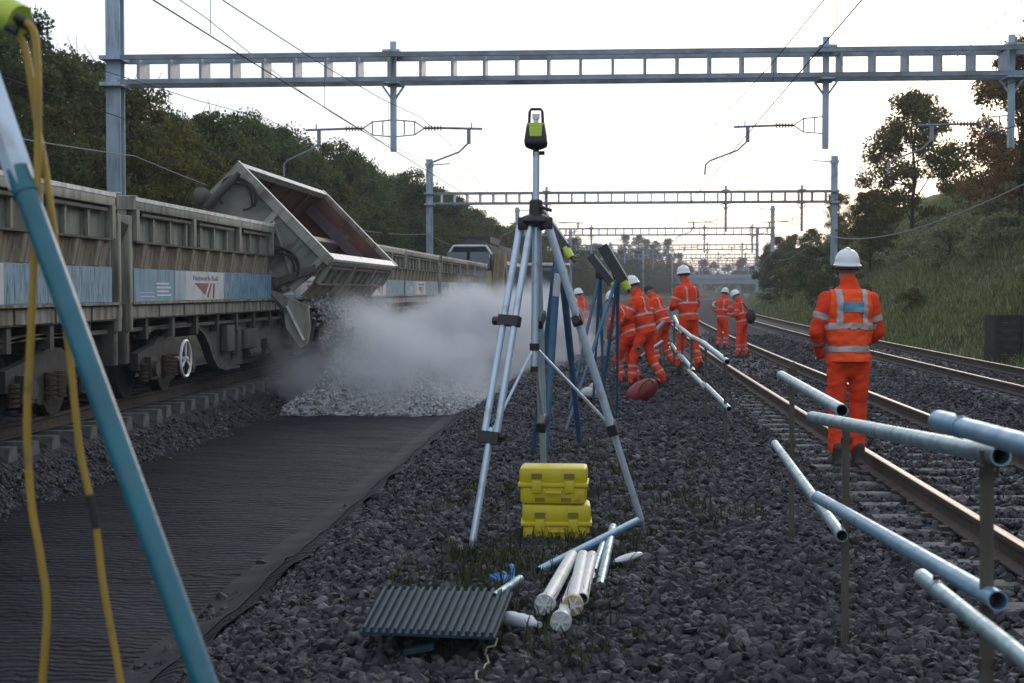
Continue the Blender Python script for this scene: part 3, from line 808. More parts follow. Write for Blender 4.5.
for (s_, o_, sc_, kd_) in ((43, 13.4, 1.0, 'shrub_a'), (45, 14.8, 1.2, 'shrub_a'), (48, 15.6, 1.0, 'shrub_a'), (42, 12.0, 0.55, 'shrub_b')):
    plant_tree('bank_shrub', kd_, s_, o_, sc_, ORD[int(s_) - 42] + ' shrub counted from the near end of the thicket above the black timber box', SG, 'shrub')
for (s_, o_, sc_, kd_) in ((58, 11.4, 0.45, 'shrub_b'), (70, 11.4, 0.55, 'shrub_b'), (82, 11.8, 0.8, 'shrub_a'), (90, 11.6, 0.9, 'shrub_b'), (97, 12.5, 1.2, 'shrub_a'), (108, 12.0, 1.2, 'shrub_b'), (118, 11.4, 1.0, 'shrub_a'), (130, 12.4, 1.4, 'shrub_a')):
    k_n = len([o for o in bpy.data.objects if o.get('label', '').endswith('shrub along the foot of the right bank')])
    plant_tree('bank_shrub', kd_, s_, o_, sc_, ORD[k_n] + ' shrub along the foot of the right bank', SG, 'shrub')
for k_n, (s_, o_, sc_) in enumerate(((62, 15.2, 1.1), (66, 14.4, 1.0), (70, 15.6, 1.1), (58, 14.6, 0.9), (76, 14.6, 1.0), (80, 16.4, 0.9))):
    plant_tree('bank_shrub', 'shrub_pale', s_, o_, sc_, ['second', 'fourth', 'fifth', 'nearest', 'sixth', 'farthest'][k_n] + ' pale feathery shrub along the upper slope of the right bank', SG, 'shrub', dz=-0.35)
# far wood closing the view where the line bends away
for k in range(34):
    s_ = 430 + random.uniform(0, 60); o_ = -40 + k * 2.8
    plant_tree('far_tree', random.choice(['hedge_a', 'hedge_b', 'hedge_c']), s_, o_ - 0, random.uniform(0.9, 1.3), 'hazy tree in the far wood where the line bends away', 'trees of the far wood', dz=0.0)

# ================================================================== OVERHEAD LINE
XL, XR, ZB, ZT = -12.6, 12.3, 6.93, 7.56
DEPTH = 0.80
def i_mast(x, z1):
    mb = MB()
    h, w = 0.19, 0.19
    mb.box(x - w, x + w, -h, -h + 0.035, -0.6, z1); mb.box(x - w, x + w, h - 0.035, h, -0.6, z1)
    mb.box(x - 0.02, x + 0.02, -h + 0.035, h - 0.035, -0.6, z1 - 0.002)
    return mb
def insulator_mb(p0, p1, r=0.07, k=6):
    p0, p1 = Vector(p0), Vector(p1)
    mb = MB(); mb.cyl(p0, p1, 0.03, n=6)
    for i in range(k):
        c = p0.lerp(p1, (i + 0.5) / k); d = (p1 - p0).normalized() * 0.012
        mb.cyl(c - d, c + d, r, n=8)
    return mb
def gantry(s, label, first, red=False):
    dx = {0: -0.2, 1: 0.45, 2: 0.1}.get(GS.index(s), 0.0)
    g = thing('overhead_line_gantry', label, 'gantry', path(s, dx, 0), -ang(s), 'overhead line gantries spanning the tracks')
    steel = 'gantry_red' if red else 'galv'
    kx = 'r' if red else ''
    for x in (XL, XR):
        m = i_mast(x, 9.7).build('mast', 'mast_paint', g, key='mast%d' % (x > 0))
        e = MB(); e.box(x - 0.3, x + 0.3, -0.3, 0.3, -0.6, 0.05); e.build('foundation', 'sleeper', m, key='fnd%d' % (x > 0))
        sg = 1 if x < 0 else -1
        b = MB(); b.bar((x + sg * 0.17, 0, 9.35), (x + sg * 1.3, 0, 9.42), 0.05, 0.07); b.box(x - 0.24, x + 0.24, -0.24, 0.24, 9.25, 9.45)
        b.build('top_bracket', 'mast_paint', g, key='tb%d' % (x > 0))
        for zc in (ZT, ZB - 0.05):
            b = MB(); b.box(x - 0.28, x + 0.28, -0.46, 0.46, zc - 0.05, zc + 0.05)
            b.build('clamp', 'mast_paint', g, key='cl%d%.1f' % (x > 0, zc))
    for yy in (-DEPTH / 2, DEPTH / 2):
        for z in (ZB, ZT):
            c = MB(); c.box(XL + 0.2, XR - 0.2, yy - 0.045, yy + 0.045, z - 0.06, z + 0.06)
            c.build('chord', steel, g, key='ch%.1f%.1f%s' % (yy, z, kx))
    x = XL + 0.75
    while x < XR - 0.5:
        b = MB(); b.box(-0.035, 0.035, -DEPTH / 2 - 0.03, DEPTH / 2 + 0.03, ZB + 0.061, ZT - 0.061)
        b.build('batten', steel, g, loc=(x, 0, 0), key='batten' + kx)
        x += 0.815
    # drop posts with insulated registration arms
    for (xd, arms) in ((-5.27, (-1, 1)), (5.75, (-1,)), (10.35, (-1,))):
        d = MB(); d.box(xd - 0.075, xd + 0.075, -0.075, 0.075, 5.12, ZT + 0.38); d.box(xd - 0.20, xd + 0.20, -0.44, 0.44, ZB - 0.10, ZB - 0.063); d.box(xd - 0.22, xd + 0.22, -0.46, 0.46, ZT + 0.063, ZT + 0.12)
        d.bar((xd + 0.28, 0, ZB - 0.12), (xd + 0.05, 0, ZB - 0.45), 0.05, 0.05); d.bar((xd - 0.28, 0, ZB - 0.12), (xd - 0.05, 0, ZB - 0.45), 0.05, 0.05)
        d.build('drop_post', 'mast_paint', g, key='drop%.1f' % xd)
        for a in arms:
            reg = MB()
            zz = 5.72
            for dz in (-0.17, 0.17):
                reg.bar((xd + a * 0.07, 0, zz + dz * 1.25), (xd + a * 0.55, 0, zz + dz), 0.03, 0.03)
            for xx in (0.28, 0.55):
                reg.bar((xd + a * xx, 0, zz - 0.17), (xd + a * xx, 0, zz + 0.19), 0.03, 0.03)
            reg.bar((xd + a * 0.55, 0, zz + 0.17), (xd + a * 0.80, 0, zz), 0.03, 0.03); reg.bar((xd + a * 0.55, 0, zz - 0.17), (xd + a * 0.80, 0, zz), 0.03, 0.03)
            reg.cyl((xd + a * 1.25, 0, zz), (xd + a * 2.3, 0, zz - 0.03), 0.03, n=8)
            reg.bar((xd + a * 1.95, 0, zz - 0.03), (xd + a * 1.95, 0, zz - 0.42), 0.10, 0.03); reg.bar((xd + a * 2.02, 0, zz + 0.12), (xd + a * 2.02, 0, zz), 0.03, 0.03)
            k = 1.0
            xe = xd + a * 1.95
            pts = [(xe, 0, zz - 0.38), (xe - 0.25, 0, zz - 0.62), (xe - 0.95, 0, zz - 0.88), (xe - 1.06, 0, zz - 0.98), (xe - 1.08, 0, zz - 1.24)] if a > 0 or xd > 0 else \
                  [(xe, 0, zz - 0.38), (xe - 0.20, 0, zz - 0.52), (xe - 0.85, 0, zz - 0.82), (xe - 0.92, 0, zz - 0.92), (xe - 0.93, 0, zz - 1.22)]
            reg.tube(pts, 0.026, 6)
            r_ = reg.build('registration_arm', 'galv', g, key='reg%.1f%d' % (xd, a))
            insulator_mb((xd + a * 0.80, 0, zz), (xd + a * 1.27, 0, zz)).build('insulator', 'insulator', r_, key='ins%.1f%d' % (xd, a))
    return g
GS = [38.6 + 54.5 * k for k in range(8)]
GL = ['nearest grey overhead gantry spanning the whole width of the picture', 'second overhead gantry beyond the survey tripod', 'third overhead gantry up the line',
      'fourth overhead gantry up the line', 'fifth overhead gantry up the line', 'sixth far overhead gantry with a reddish tint', 'seventh far overhead gantry with a reddish tint', 'farthest overhead gantry before the bend']
for k, s in enumerate(GS):
    gantry(s, GL[k], k == 0, red=k in (5, 6))

def wire_run(name, label, off_f, z_f, r, matname, s0=-12, s1=430, step=6.0, group='overhead wires'):
    ss = [s0]
    while ss[-1] < s1:
        ss.append(ss[-1] + (step if ss[-1] < 150 else step * 2.5))
    mb = MB(); mb.tube([path(s, off_f(s), z_f(s)) for s in ss], r, 5)
    return tag(mb.build(name, matname), label, 'wire', group)
def span_t(s):
    return ((s - GS[0]) / 54.5) % 1.0
for nm, off, st in (('the ballast train', -8.15, 0.05), ('the dug-out trackbed', -4.4, 0.05), ('the running track nearest the barrier', 2.75, 0.05), ('the far running track along the bank', 7.4, 0.05)):
    zig = lambda s, o=off: o + 0.15 * (math.cos((s - GS[0]) / 54.5 * math.pi) - 1)
    wire_run('contact_wire', 'lower contact wire above ' + nm, zig, lambda s: 4.5 - 0.02 * math.sin(span_t(s) * math.pi), 0.008, 'wire')
    c = wire_run('catenary_wire', 'upper sagging catenary wire above ' + nm, zig, lambda s: 5.85 - 3.6 * span_t(s) * (1 - span_t(s)), 0.007, 'wire')
    s = -10.0
    while s < 90:
        t = span_t(s)
        p = path(s, zig(s))
        mb = MB(); mb.cyl((p.x, p.y, 4.5), (p.x, p.y, 5.85 - 3.6 * t * (1 - t)), 0.004, n=4)
        mb.build('dropper', 'wire', c)
        s += 6.8
tag(wire_run('earth_wire', 'pale sagging cable strung along the right-hand masts', lambda s: 12.0, lambda s: 5.0 - 4.2 * span_t(s) * (1 - span_t(s)), 0.026, 'earth_wire', s0=10, step=2.2), 'pale sagging cable strung along the right-hand masts', 'wire', 'overhead wires')
tag(wire_run('earth_wire', 'thin sagging cable strung along the left-hand masts', lambda s: -12.3, lambda s: 5.05 - 2.6 * span_t(s) * (1 - span_t(s)), 0.014, 'earth_wire', s0=10, step=2.2), 'thin sagging cable strung along the left-hand masts behind the train', 'wire', 'overhead wires')
tag(wire_run('feeder_wire', 'thin wire carried on the left-hand mast tops', lambda s: -11.3, lambda s: 9.4 - 3.0 * span_t(s) * (1 - span_t(s)), 0.012, 'wire'), 'thin wire carried on the left-hand mast tops', 'wire', 'overhead wires')
tag(wire_run('feeder_wire', 'thin wire carried on the right-hand mast tops', lambda s: 11.0, lambda s: 9.4 - 3.0 * span_t(s) * (1 - span_t(s)), 0.012, 'wire'), 'thin wire carried on the right-hand mast tops', 'wire', 'overhead wires')

# ---- far road bridge across the cutting
b = thing('road_bridge', 'hazy pale road bridge crossing the cutting far up the line', 'bridge', path(380, 6, 0), -ang(380))
mb = MB(); mb.box(-30, 26, -4, 4, 3.0, 4.3); mb.build('deck', 'bridge_stone', b)
for xx in (-15.5, -3.5, 6.2, 15):
    mb = MB(); mb.box(xx - 0.7, xx + 0.7, -3.6, 3.6, -1.0, 3.0); mb.build('pier', 'bridge_stone', b)
for yy in (-4.2, 4.0):
    mb = MB(); mb.box(-30, 26, yy, yy + 0.2, 4.3, 5.4); mb.build('parapet', 'bridge_stone', b)

# ---- black timber box at the foot of the bank
p = at_y(1012, 358, 37.2)
tb = thing('timber_box', 'black timber retaining box at the foot of the grass bank', 'retaining box', (p.x, p.y, -0.42), R(4))
for k in range(6):
    mb = MB(); mb.box(-0.42, 0.95, -0.03 + 0.008 * (k % 2), 0.03 + 0.008 * (k % 2), 0.20 + k * 0.195, 0.20 + k * 0.195 + 0.185)
    mb.build('plank', 'timber_dark', tb)
for xx in (-0.36, 0.25, 0.88):
    mb = MB(); mb.box(xx - 0.05, xx + 0.05, -0.12, -0.032, 0.0, 1.36); mb.build('post', 'timber_dark', tb)
mb = MB(); mb.box(-0.42, -0.36, 0.04, 0.8, 0.1, 1.36); mb.build('side_board', 'timber_dark', tb)

# ================================================================== BALLAST TRAIN
TX = TRACKS['train']
BOXL = 8.35
def rot_y(th):
    return (0, th, 0)
def hopper(w, y0, tipped=False):
    """one tipping body; local origin = top of the near rim, x to the near side, z up"""
    L = BOXL; W = 2.52
    if tipped:
        o = (-5.18 - TX, y0, 2.17); th = R(45.5); thd = R(33)
    else:
        o = (1.29, y0, 2.80); th = 0.0; thd = 0.0
    # near side door with its ribs
    d = MB()
    d.box(-0.075, -0.055, 0.03, L - 0.03, -0.60, -0.10)
    d.hexa([(-0.06, 0.03, -0.60), (-0.12, 0.03, -0.95), (-0.12, L - 0.03, -0.95), (-0.06, L - 0.03, -0.60), (-0.03, 0.03, -0.60), (-0.09, 0.03, -0.95), (-0.09, L - 0.03, -0.95), (-0.03, L - 0.03, -0.60)])
    door = d.build('side_door', 'wagon_rust', w, loc=o, rot=rot_y(thd), key='door')
    b = MB(); b.box(-0.054, -0.050, 0.06, L - 0.06, -0.585, -0.13); b.build('upper_panel', 'wagon_panel', door, key='dpanel')
    b = MB(); b.box(-0.054, 0.045, 0.03, L - 0.03, -0.615, -0.587); b.build('ledge', 'wagon_frame', door, key='dledge')
    b = MB(); b.box(-0.09, -0.045, 0.03, L - 0.03, -0.99, -0.951); b.build('bottom_edge', 'wagon_rib', door, key='dbot')
    for k in range(11):
        y = 0.12 + k * (L - 0.24) / 10
        b = MB(); b.box(-0.049, 0.012, -0.04, 0.04, -0.586, -0.25); b.build('rib', 'wagon_rib', door, loc=(0, y, 0), key='urib')
        if k < 10:
            yy = y + (L - 0.24) / 20
            b = MB(); b.hexa([(-0.03, -0.15, -0.616), (-0.09, -0.15, -0.945), (-0.09, 0.15, -0.945), (-0.03, 0.15, -0.616), (0.025, -0.10, -0.616), (-0.03, -0.10, -0.945), (-0.03, 0.10, -0.945), (0.025, 0.10, -0.616)])
            b.build('rib', 'wagon_rust', door, loc=(0, yy, 0), key='lrib')
    for y in (0.03, L * 0.34, L * 0.68, L - 0.15):
        b = MB(); b.box(-0.049, 0.05, 0, 0.12, -0.586, -0.16); b.build('bracket', 'wagon_paint', door, loc=(0, y, 0), key='dbrk')
    for y0_, y1_ in ((0.3, L * 0.32), (L * 0.38, L * 0.64), (L * 0.72, L - 0.3)):
        b = MB(); b.box(0.0, 0.042, y0_, y1_, -0.245, -0.205); b.build('door_bar', 'wagon_frame', door, key='dbar%.1f' % y0_)
    # body: rim, far side, ends, floor
    r = MB()
    r.cbox(-0.12, 0.04, 0, L, -0.17, -0.012, 0.012)
    rim = r.build('rim', 'wagon_paint', w, loc=o, rot=rot_y(th), key='rim')
    b = MB(); b.box(-0.125, 0.048, 0.0, L, -0.05, 0.004); b.build('worn_lit_edge', 'worn_lit_edge', rim, key='rimedge')  # worn rim strip, with its bright highlight painted in as near-white
    b = MB(); b.box(-W - 0.03, -W + 0.10, 0.0, L, -0.13, -0.012); b.build('far_rim', 'wagon_paint', rim, key='farrim')
    b = MB(); b.box(-W - 0.035, -W + 0.105, 0.0, L, -0.012, 0.006); b.build('worn_lit_edge', 'worn_lit_edge', rim, key='farrimedge')
    f = MB(); f.box(-W - 0.02, -W + 0.02, 0.02, L - 0.02, -1.0, -0.13)
    f.hexa([(-W - 0.02, 0.02, -1.0), (-W + 0.5, 0.02, -1.38), (-W + 0.5, L - 0.02, -1.38), (-W - 0.02, L - 0.02, -1.0), (-W + 0.02, 0.02, -0.98), (-W + 0.52, 0.02, -1.34), (-W + 0.52, L - 0.02, -1.34), (-W + 0.02, L - 0.02, -0.98)])
    f.box(-W + 0.5, -0.3, 0.02, L - 0.02, -1.40, -1.34)
    f.hexa([(-0.32, 0.02, -1.40), (-0.10, 0.02, -1.0), (-0.10, L - 0.02, -1.0), (-0.32, L - 0.02, -1.40), (-0.34, 0.02, -1.36), (-0.13, 0.02, -0.99), (-0.13, L - 0.02, -0.99), (-0.34, L - 0.02, -1.36)] if not tipped else
           [(-0.32, 0.02, -1.40), (-0.28, 0.02, -1.40), (-0.28, L - 0.02, -1.40), (-0.32, L - 0.02, -1.40), (-0.32, 0.02, -1.34), (-0.28, 0.02, -1.34), (-0.28, L - 0.02, -1.34), (-0.32, L - 0.02, -1.34)])
    body = f.build('hopper_body', 'hopper_inside', w, loc=o, rot=rot_y(th), key='hbody%d' % tipped)
    b = MB(); b.prism([(-1.75, -1.33), (-1.05, -1.33), (-1.32, -0.62), (-1.46, -0.62)], 'y', 0.05, L - 0.05); b.build('dividing_ridge', 'hopper_ridge', body, key='hridge')
    for q in range(4):
        b = MB(); b.box(-W + 0.02, -W + 0.08, 1.4 + q * 1.8, 1.52 + q * 1.8, -0.98, -0.14); b.build('stiffener', 'hopper_inside', body, key='hst%d' % q)
    for e, yy in ((-1, 0.0), (1, L)):
        poly = [(0.02, -0.02), (0.02, -0.20), (-0.08, -0.95), (-0.30, -1.42), (-W + 0.5, -1.42), (-W - 0.04, -1.0), (-W - 0.04, -0.02)]
        b = MB(); b.prism(poly, 'y', yy - 0.03, yy + 0.03)
        ep = b.build('end_panel', 'wagon_panel', w, loc=o, rot=rot_y(th), key='endp%d' % e)
        y1, y2 = (yy - 0.10, yy - 0.031) if e < 0 else (yy + 0.031, yy + 0.10)
        b = MB(); b.box(-W - 0.05, 0.05, y1, y2, -0.17, 0.01); b.build('end_rim', 'wagon_paint', ep, key='er%d' % e)
        b = MB(); b.box(-W - 0.06, 0.06, y1 - 0.005, y2 + 0.06, 0.011, 0.02); b.build('worn_lit_edge', 'worn_lit_edge', ep, key='ere%d' % e)
        for xx in (-W + 0.02, -1.36, -0.12):
            b = MB(); b.box(xx - 0.06, xx + 0.06, y1 + 0.01, y2, -1.0 if xx > -2 else -0.98, -0.171); b.build('stiffener', 'wagon_paint', ep, key='es%d%.1f' % (e, xx))
        b = MB(); b.box(-W + 0.09, -0.18, y1 + 0.015, y2, -1.12, -1.02); b.build('stiffener', 'wagon_paint', ep, key='esb%d' % e)
        b = MB(); b.bar((-1.30, (y1 + y2) / 2 + 0.01, -0.30), (-0.20, (y1 + y2) / 2 + 0.01, -0.85), 0.06, 0.04); b.build('stiffener', 'wagon_paint', ep, key='esd%d' % e)
        yi, yo = (yy + 0.032, yy + 0.045) if e < 0 else (yy - 0.045, yy - 0.032)
        b = MB(); b.prism([(-0.02, -0.10), (-0.10, -0.95), (-0.32, -1.33), (-W + 0.5, -1.33), (-W + 0.03, -0.98), (-W + 0.03, -0.10)], 'y', yi, yo); b.build('inner_lining', 'hopper_inside', ep, key='il%d' % e)
        y3, y4 = (yo + 0.001, yo + 0.14) if e < 0 else (yi - 0.14, yi - 0.001)
        b = MB(); b.box(-W + 0.04, -0.14, y3, y4, -0.66, -0.42); b.build('inner_beam', 'hopper_ridge', ep, key='ib%d' % e)
        if e < 0:
            for (cx, cz, k) in ((-W + 0.45, -0.45, 3), (-0.55, -0.80, 3)):
                for q in range(k):
                    pts = []
                    for t in range(13):
                        aa = R(-30 + 240 * t / 12 + q * 22)
                        rr = 0.24 + 0.05 * q
                        pts.append((cx + rr * math.cos(aa) * 1.15 + 0.03 * math.sin(q * 5 + t), y1 - 0.05 - 0.03 * q, cz + rr * math.sin(aa)))
                    b = MB(); b.tube(pts, 0.022, 6); b.build('hose', 'hose', ep, key='hose%.1f%d' % (cx, q))
            # hydraulic ram and pivot casting on the far top corner
            b = MB(); b.cyl((-W + 0.15, y1 - 0.12, -0.25), (-W + 0.15, y1 - 0.12, -1.05), 0.085, n=12); b.cyl((-W + 0.15, y1 - 0.12, -0.12), (-W + 0.15, y1 - 0.12, -0.25), 0.05, n=10)
            b.build('hydraulic_ram', 'wagon_frame', ep, key='ram')
            b = MB(); b.ball((-W - 0.02, y1 - 0.10, -0.95), 0.17, (1.3, 0.8, 1.0)); b.build('pivot', 'wagon_frame', ep, key='pivot')
            b = MB(); b.bar((-0.06, y1 - 0.06, -0.35), (-0.40, y1 - 0.06, -1.10), 0.10, 0.14); b.ball((-0.42, y1 - 0.06, -1.12), 0.12, (1, 0.7, 1)); b.build('tipping_arm', 'wagon_frame', ep, key='tarm')
    return o
def bogie(w, yc):
    f = MB()
    for sx in (-1, 1):
        x0, x1 = (1.02, 1.14) if sx > 0 else (-1.14, -1.02)
        f.prism([(yc - 1.35, 0.42), (yc - 1.35, 0.66), (yc - 0.6, 0.76), (yc - 0.35, 0.86), (yc + 0.35, 0.86), (yc + 0.6, 0.76), (yc + 1.35, 0.66), (yc + 1.35, 0.42), (yc + 0.55, 0.40), (yc + 0.38, 0.22), (yc - 0.38, 0.22), (yc - 0.55, 0.40)], 'x', x0, x1)
    f.box(-1.02, 1.02, yc - 0.25, yc + 0.25, 0.45, 0.80)
    bg = f.build('bogie', 'wagon_dark', w)
    for sy in (-0.92, 0.92):
        wh = MB()
        for sx in (-1, 1):
            wh.cyl((sx * 0.70, yc + sy, 0.43), (sx * 0.83, yc + sy, 0.43), 0.43, n=24)
            wh.cyl((sx * 0.67, yc + sy, 0.43), (sx * 0.70, yc + sy, 0.43), 0.46, n=24)
        wh.cyl((-1.16, yc + sy, 0.43), (1.16, yc + sy, 0.43), 0.07, n=10)
        wh.build('wheelset', 'wagon_dark', bg)
        ax = MB(); ax.box(1.06, 1.24, yc + sy - 0.16, yc + sy + 0.16, 0.28, 0.60); ax.cyl((1.24, yc + sy, 0.43), (1.30, yc + sy, 0.43), 0.11, n=12); ax.build('axle_box', 'wagon_dark', bg)
        for q in (-0.28, 0.28):
            sp = MB()
            for t in range(5):
                sp.cyl((1.17, yc + sy + q, 0.26 + t * 0.055), (1.17, yc + sy + q, 0.295 + t * 0.055), 0.065, n=10)
            sp.build('spring', 'spring', bg)
    for q in (-0.16, 0.16):
        bs = MB()
        for t in range(6):
            bs.cyl((1.19, yc + q, 0.28 + t * 0.055), (1.19, yc + q, 0.315 + t * 0.055), 0.075, n=10)
        bs.build('bolster_spring', 'spring', bg)
WL = 17.45
def text_mesh(body, size, matname):
    cu = bpy.data.curves.new('lettering', 'FONT'); cu.body = body; cu.size = size; cu.extrude = 0.002; cu.align_x = 'CENTER'
    o = bpy.data.objects.new('lettering_tmp', cu); col.objects.link(o)
    dg = bpy.context.evaluated_depsgraph_get()
    me = bpy.data.meshes.new_from_object(o.evaluated_get(dg))
    bpy.data.objects.remove(o); bpy.data.curves.remove(cu)
    me.materials.clear(); me.materials.append(MATS[matname]); me.name = 'lettering'
    return me
TXT = text_mesh('Network Rail', 0.27, 'letter_grey')
def side_livery(w, y0):
    p = MB(); p.box(1.262, 1.290, y0 + 0.05, y0 + BOXL - 0.05, 1.39, 1.84)
    bp = p.build('blue_panel', 'blue_paint', w, key=None)
    b = MB(); b.box(1.291, 1.295, y0 + 1.95, y0 + 2.50, 1.40, 1.83); b.build('pale_panel', 'pale_blue', bp)
    b = MB(); b.box(1.291, 1.297, y0 + 2.50, y0 + 4.75, 1.395, 1.835); b.build('logo_panel', 'off_white', bp)
    b = MB(); b.box(1.291, 1.295, y0 + 4.76, y0 + BOXL - 0.3, 1.40, 1.83); b.build('worn_panel', 'blue_worn', bp)
    yc = y0 + 3.62
    o = link('lettering', TXT, bp, (1.299, yc, 1.70), (R(90), 0, R(90))); o.scale = (1, 0.42, 1)
    # the triangle and two slanting bars below the name
    a = MB(); a.prism([(yc - 0.62, 1.655), (yc + 0.18, 1.655), (yc - 0.02, 1.47)], 'x', 1.2975, 1.301); a.build('logo_triangle', 'logo_red', bp)
    a = MB(); a.prism([(yc + 0.30, 1.655), (yc + 0.38, 1.655), (yc + 0.16, 1.42), (yc + 0.08, 1.45)], 'x', 1.2975, 1.301); a.build('logo_bar', 'logo_red', bp)
    a = MB(); a.prism([(yc + 0.46, 1.655), (yc + 0.56, 1.655), (yc + 0.50, 1.41), (yc + 0.42, 1.42)], 'x', 1.2975, 1.301); a.build('logo_bar', 'logo_red', bp)
    # small white data panel, too small to read
    b = MB()
    for q in range(4):
        b.box(1.291, 1.294, y0 + 1.05, y0 + 1.75 - 0.12 * (q % 2), 1.46 + q * 0.055, 1.487 + q * 0.055)
    b.box(1.291, 1.294, y0 + 0.30, y0 + 0.96, 1.45, 1.462); b.box(1.291, 1.294, y0 + 0.30, y0 + 0.96, 1.505, 1.515)
    d = b.build('data_panel', 'letter_white', bp); d['kind'] = 'stuff'
def wagon(Y0, label, tipped=False):
    w = thing('tipping_wagon', label, 'wagon', path(Y0, TX, 0), -ang(Y0 + 9), 'side tipping ballast wagons of the train')
    L = WL
    y1, y2 = 0.20, 0.20 + BOXL + 0.20
    hopper(w, y1); hopper(w, y2, tipped)
    side_livery(w, y1); side_livery(w, y2)
    m = MB(); m.box(-1.25, 1.26, 0.1, L - 0.1, 1.38, 1.395); m.box(-0.35, 0.35, 0.1, L - 0.1, 0.75, 1.38); m.build('underframe', 'wagon_dark', w)
    m = MB(); m.box(1.17, 1.33, 0.12, L - 0.12, 1.355, 1.388); m.build('sole_lip', 'wagon_rib', w)
    sb = MB(); sb.box(1.16, 1.27, 0.12, L - 0.12, 1.15, 1.353); sole = sb.build('sole_bar', 'wagon_frame', w)
    for k in range(14):
        b = MB(); b.box(1.271, 1.285, 0.2 + k * 1.24, 0.2 + k * 1.24 + 1.16, 1.17, 1.335); b.build('sole_plate', 'wagon_rib', sole, key=None)
    m = MB(); m.box(1.12, 1.20, 0.3, L - 0.3, 0.98, 1.03); m.box(-1.26, -1.16, 0.12, L - 0.12, 1.0, 1.38); m.build('side_rail', 'wagon_frame', w)
    for k in range(13):
        b = MB(); b.box(1.10, 1.24, 0.9 + k * 1.28, 1.02 + k * 1.28, 0.86, 1.149); b.build('hanger', 'wagon_frame' if k % 3 else 'wagon_dark', w)
    # fish-bellied frame plate, arched over the bogies
    def arc(yc, r, a0, a1, n=8):
        return [(yc + r * math.cos(R(lerp(a0, a1, t / n))), 0.30 + 0.62 * math.sin(R(lerp(a0, a1, t / n)))) for t in range(n + 1)]
    poly = [(4.35, 0.98)] + [(3.9 - 1.0 + 1.9 * math.sin(R(t)) , 0.98 - 0.72 * (1 - math.cos(R(t)))) for t in (25, 40, 55, 70, 84)][1:] + [(5.2, 0.24)]
    poly = [(3.7, 0.98), (4.1, 0.86), (4.4, 0.66), (4.65, 0.44), (4.95, 0.28), (5.4, 0.22), (7.9, 0.22), (8.4, 0.45), (8.5, 0.62), (L - 8.5, 0.62), (L - 8.4, 0.45), (L - 7.9, 0.22), (L - 5.4, 0.22), (L - 4.95, 0.28), (L - 4.65, 0.44), (L - 4.4, 0.66), (L - 4.1, 0.86), (L - 3.7, 0.98)]
    m = MB(); m.prism(poly, 'x', 1.06, 1.10); m.build('frame_plate', 'wagon_frame', w)
    for sgn in (0, 1):
        pts = [(0.9, 0.90), (1.4, 1.0), (3.0, 1.03), (3.7, 0.97), (4.1, 0.85), (4.4, 0.65), (4.65, 0.43), (4.95, 0.27), (5.4, 0.21), (6.4, 0.20)]
        if sgn:
            pts = [(L - a, b) for a, b in pts]
        m = MB()
        for (a, b), (c, d) in zip(pts[:-1], pts[1:]):
            m.hexa([(1.05, a, b - 0.02), (1.20, a, b - 0.02), (1.20, c, d - 0.02), (1.05, c, d - 0.02), (1.05, a, b + 0.02), (1.20, a, b + 0.02), (1.20, c, d + 0.02), (1.05, c, d + 0.02)])
        m.build('arch_flange', 'wagon_frame', w)
    for (ya, yb, za, zb) in ((5.4, 5.9, 0.50, 0.95), (6.1, 6.35, 0.40, 0.9), (6.6, 7.5, 0.50, 0.85), (10.2, 11.2, 0.45, 0.9)):
        m = MB(); m.cbox(1.11, 1.24, ya, yb, za, zb, 0.015); m.build('equipment_box', 'wagon_frame', w)
    m = MB(); m.cyl((1.15, 7.0, 0.40), (1.15, 7.9, 0.40), 0.10, n=12); m.build('air_cylinder', 'wagon_dark', w)
    bogie(w, 2.2); bogie(w, L - 2.2)
    # hand brake wheel
    hw = MB(); n = 28
    ring = [(1.36, 2.45 + 0.27 * math.cos(2 * math.pi * k / n), 0.52 + 0.27 * math.sin(2 * math.pi * k / n)) for k in range(n + 1)]
    hw.tube(ring, 0.022, 6); hw.cyl((1.2, 2.45, 0.52), (1.40, 2.45, 0.52), 0.03, n=8)
    for k in range(3):
        a = R(90 + 120 * k); hw.bar((1.36, 2.45, 0.52), (1.36, 2.45 + 0.26 * math.cos(a), 0.52 + 0.26 * math.sin(a)), 0.02, 0.03)
    hw.build('hand_wheel', 'white_paint', w)
    # end pillars and couplings
    for yy in (0.03, L - 0.17):
        for xx in (1.16, -1.28):
            m = MB(); m.cbox(xx, xx + 0.14, yy, yy + 0.14, 1.0, 2.55 if xx > 0 else 2.3, 0.02); m.build('end_pillar', 'wagon_paint', w)
        m = MB(); m.cbox(0.55, 1.24, yy - 0.02, yy + 0.16, 0.55, 1.36, 0.02); m.build('end_cover', 'wagon_frame', w)
        m = MB(); m.box(1.241, 1.246, yy + 0.02, yy + 0.12, 0.68, 0.86); m.build('warning_plate', 'spring', w)
    for e, yy in ((-1, 0.0), (1, L)):
        for xx in (-0.87, 0.87):
            m = MB(); m.cyl((xx, yy, 1.05), (xx, yy + e * 0.12, 1.05), 0.09, n=10); m.cyl((xx, yy + e * 0.12, 1.05), (xx, yy + e * 0.15, 1.05), 0.2, n=14); m.build('buffer', 'wagon_dark', w)
    return w
wagon(2.05, 'side tipping wagon at the left edge of the picture, body lowered')
wtip = wagon(19.75, 'tipping wagon with its far body raised, pouring ballast onto the trackbed', True)
wagon(37.55, 'tipping wagon just beyond the raised body, half hidden in dust')
wagon(55.3, 'farthest tipping wagon, coupled in front of the locomotive')
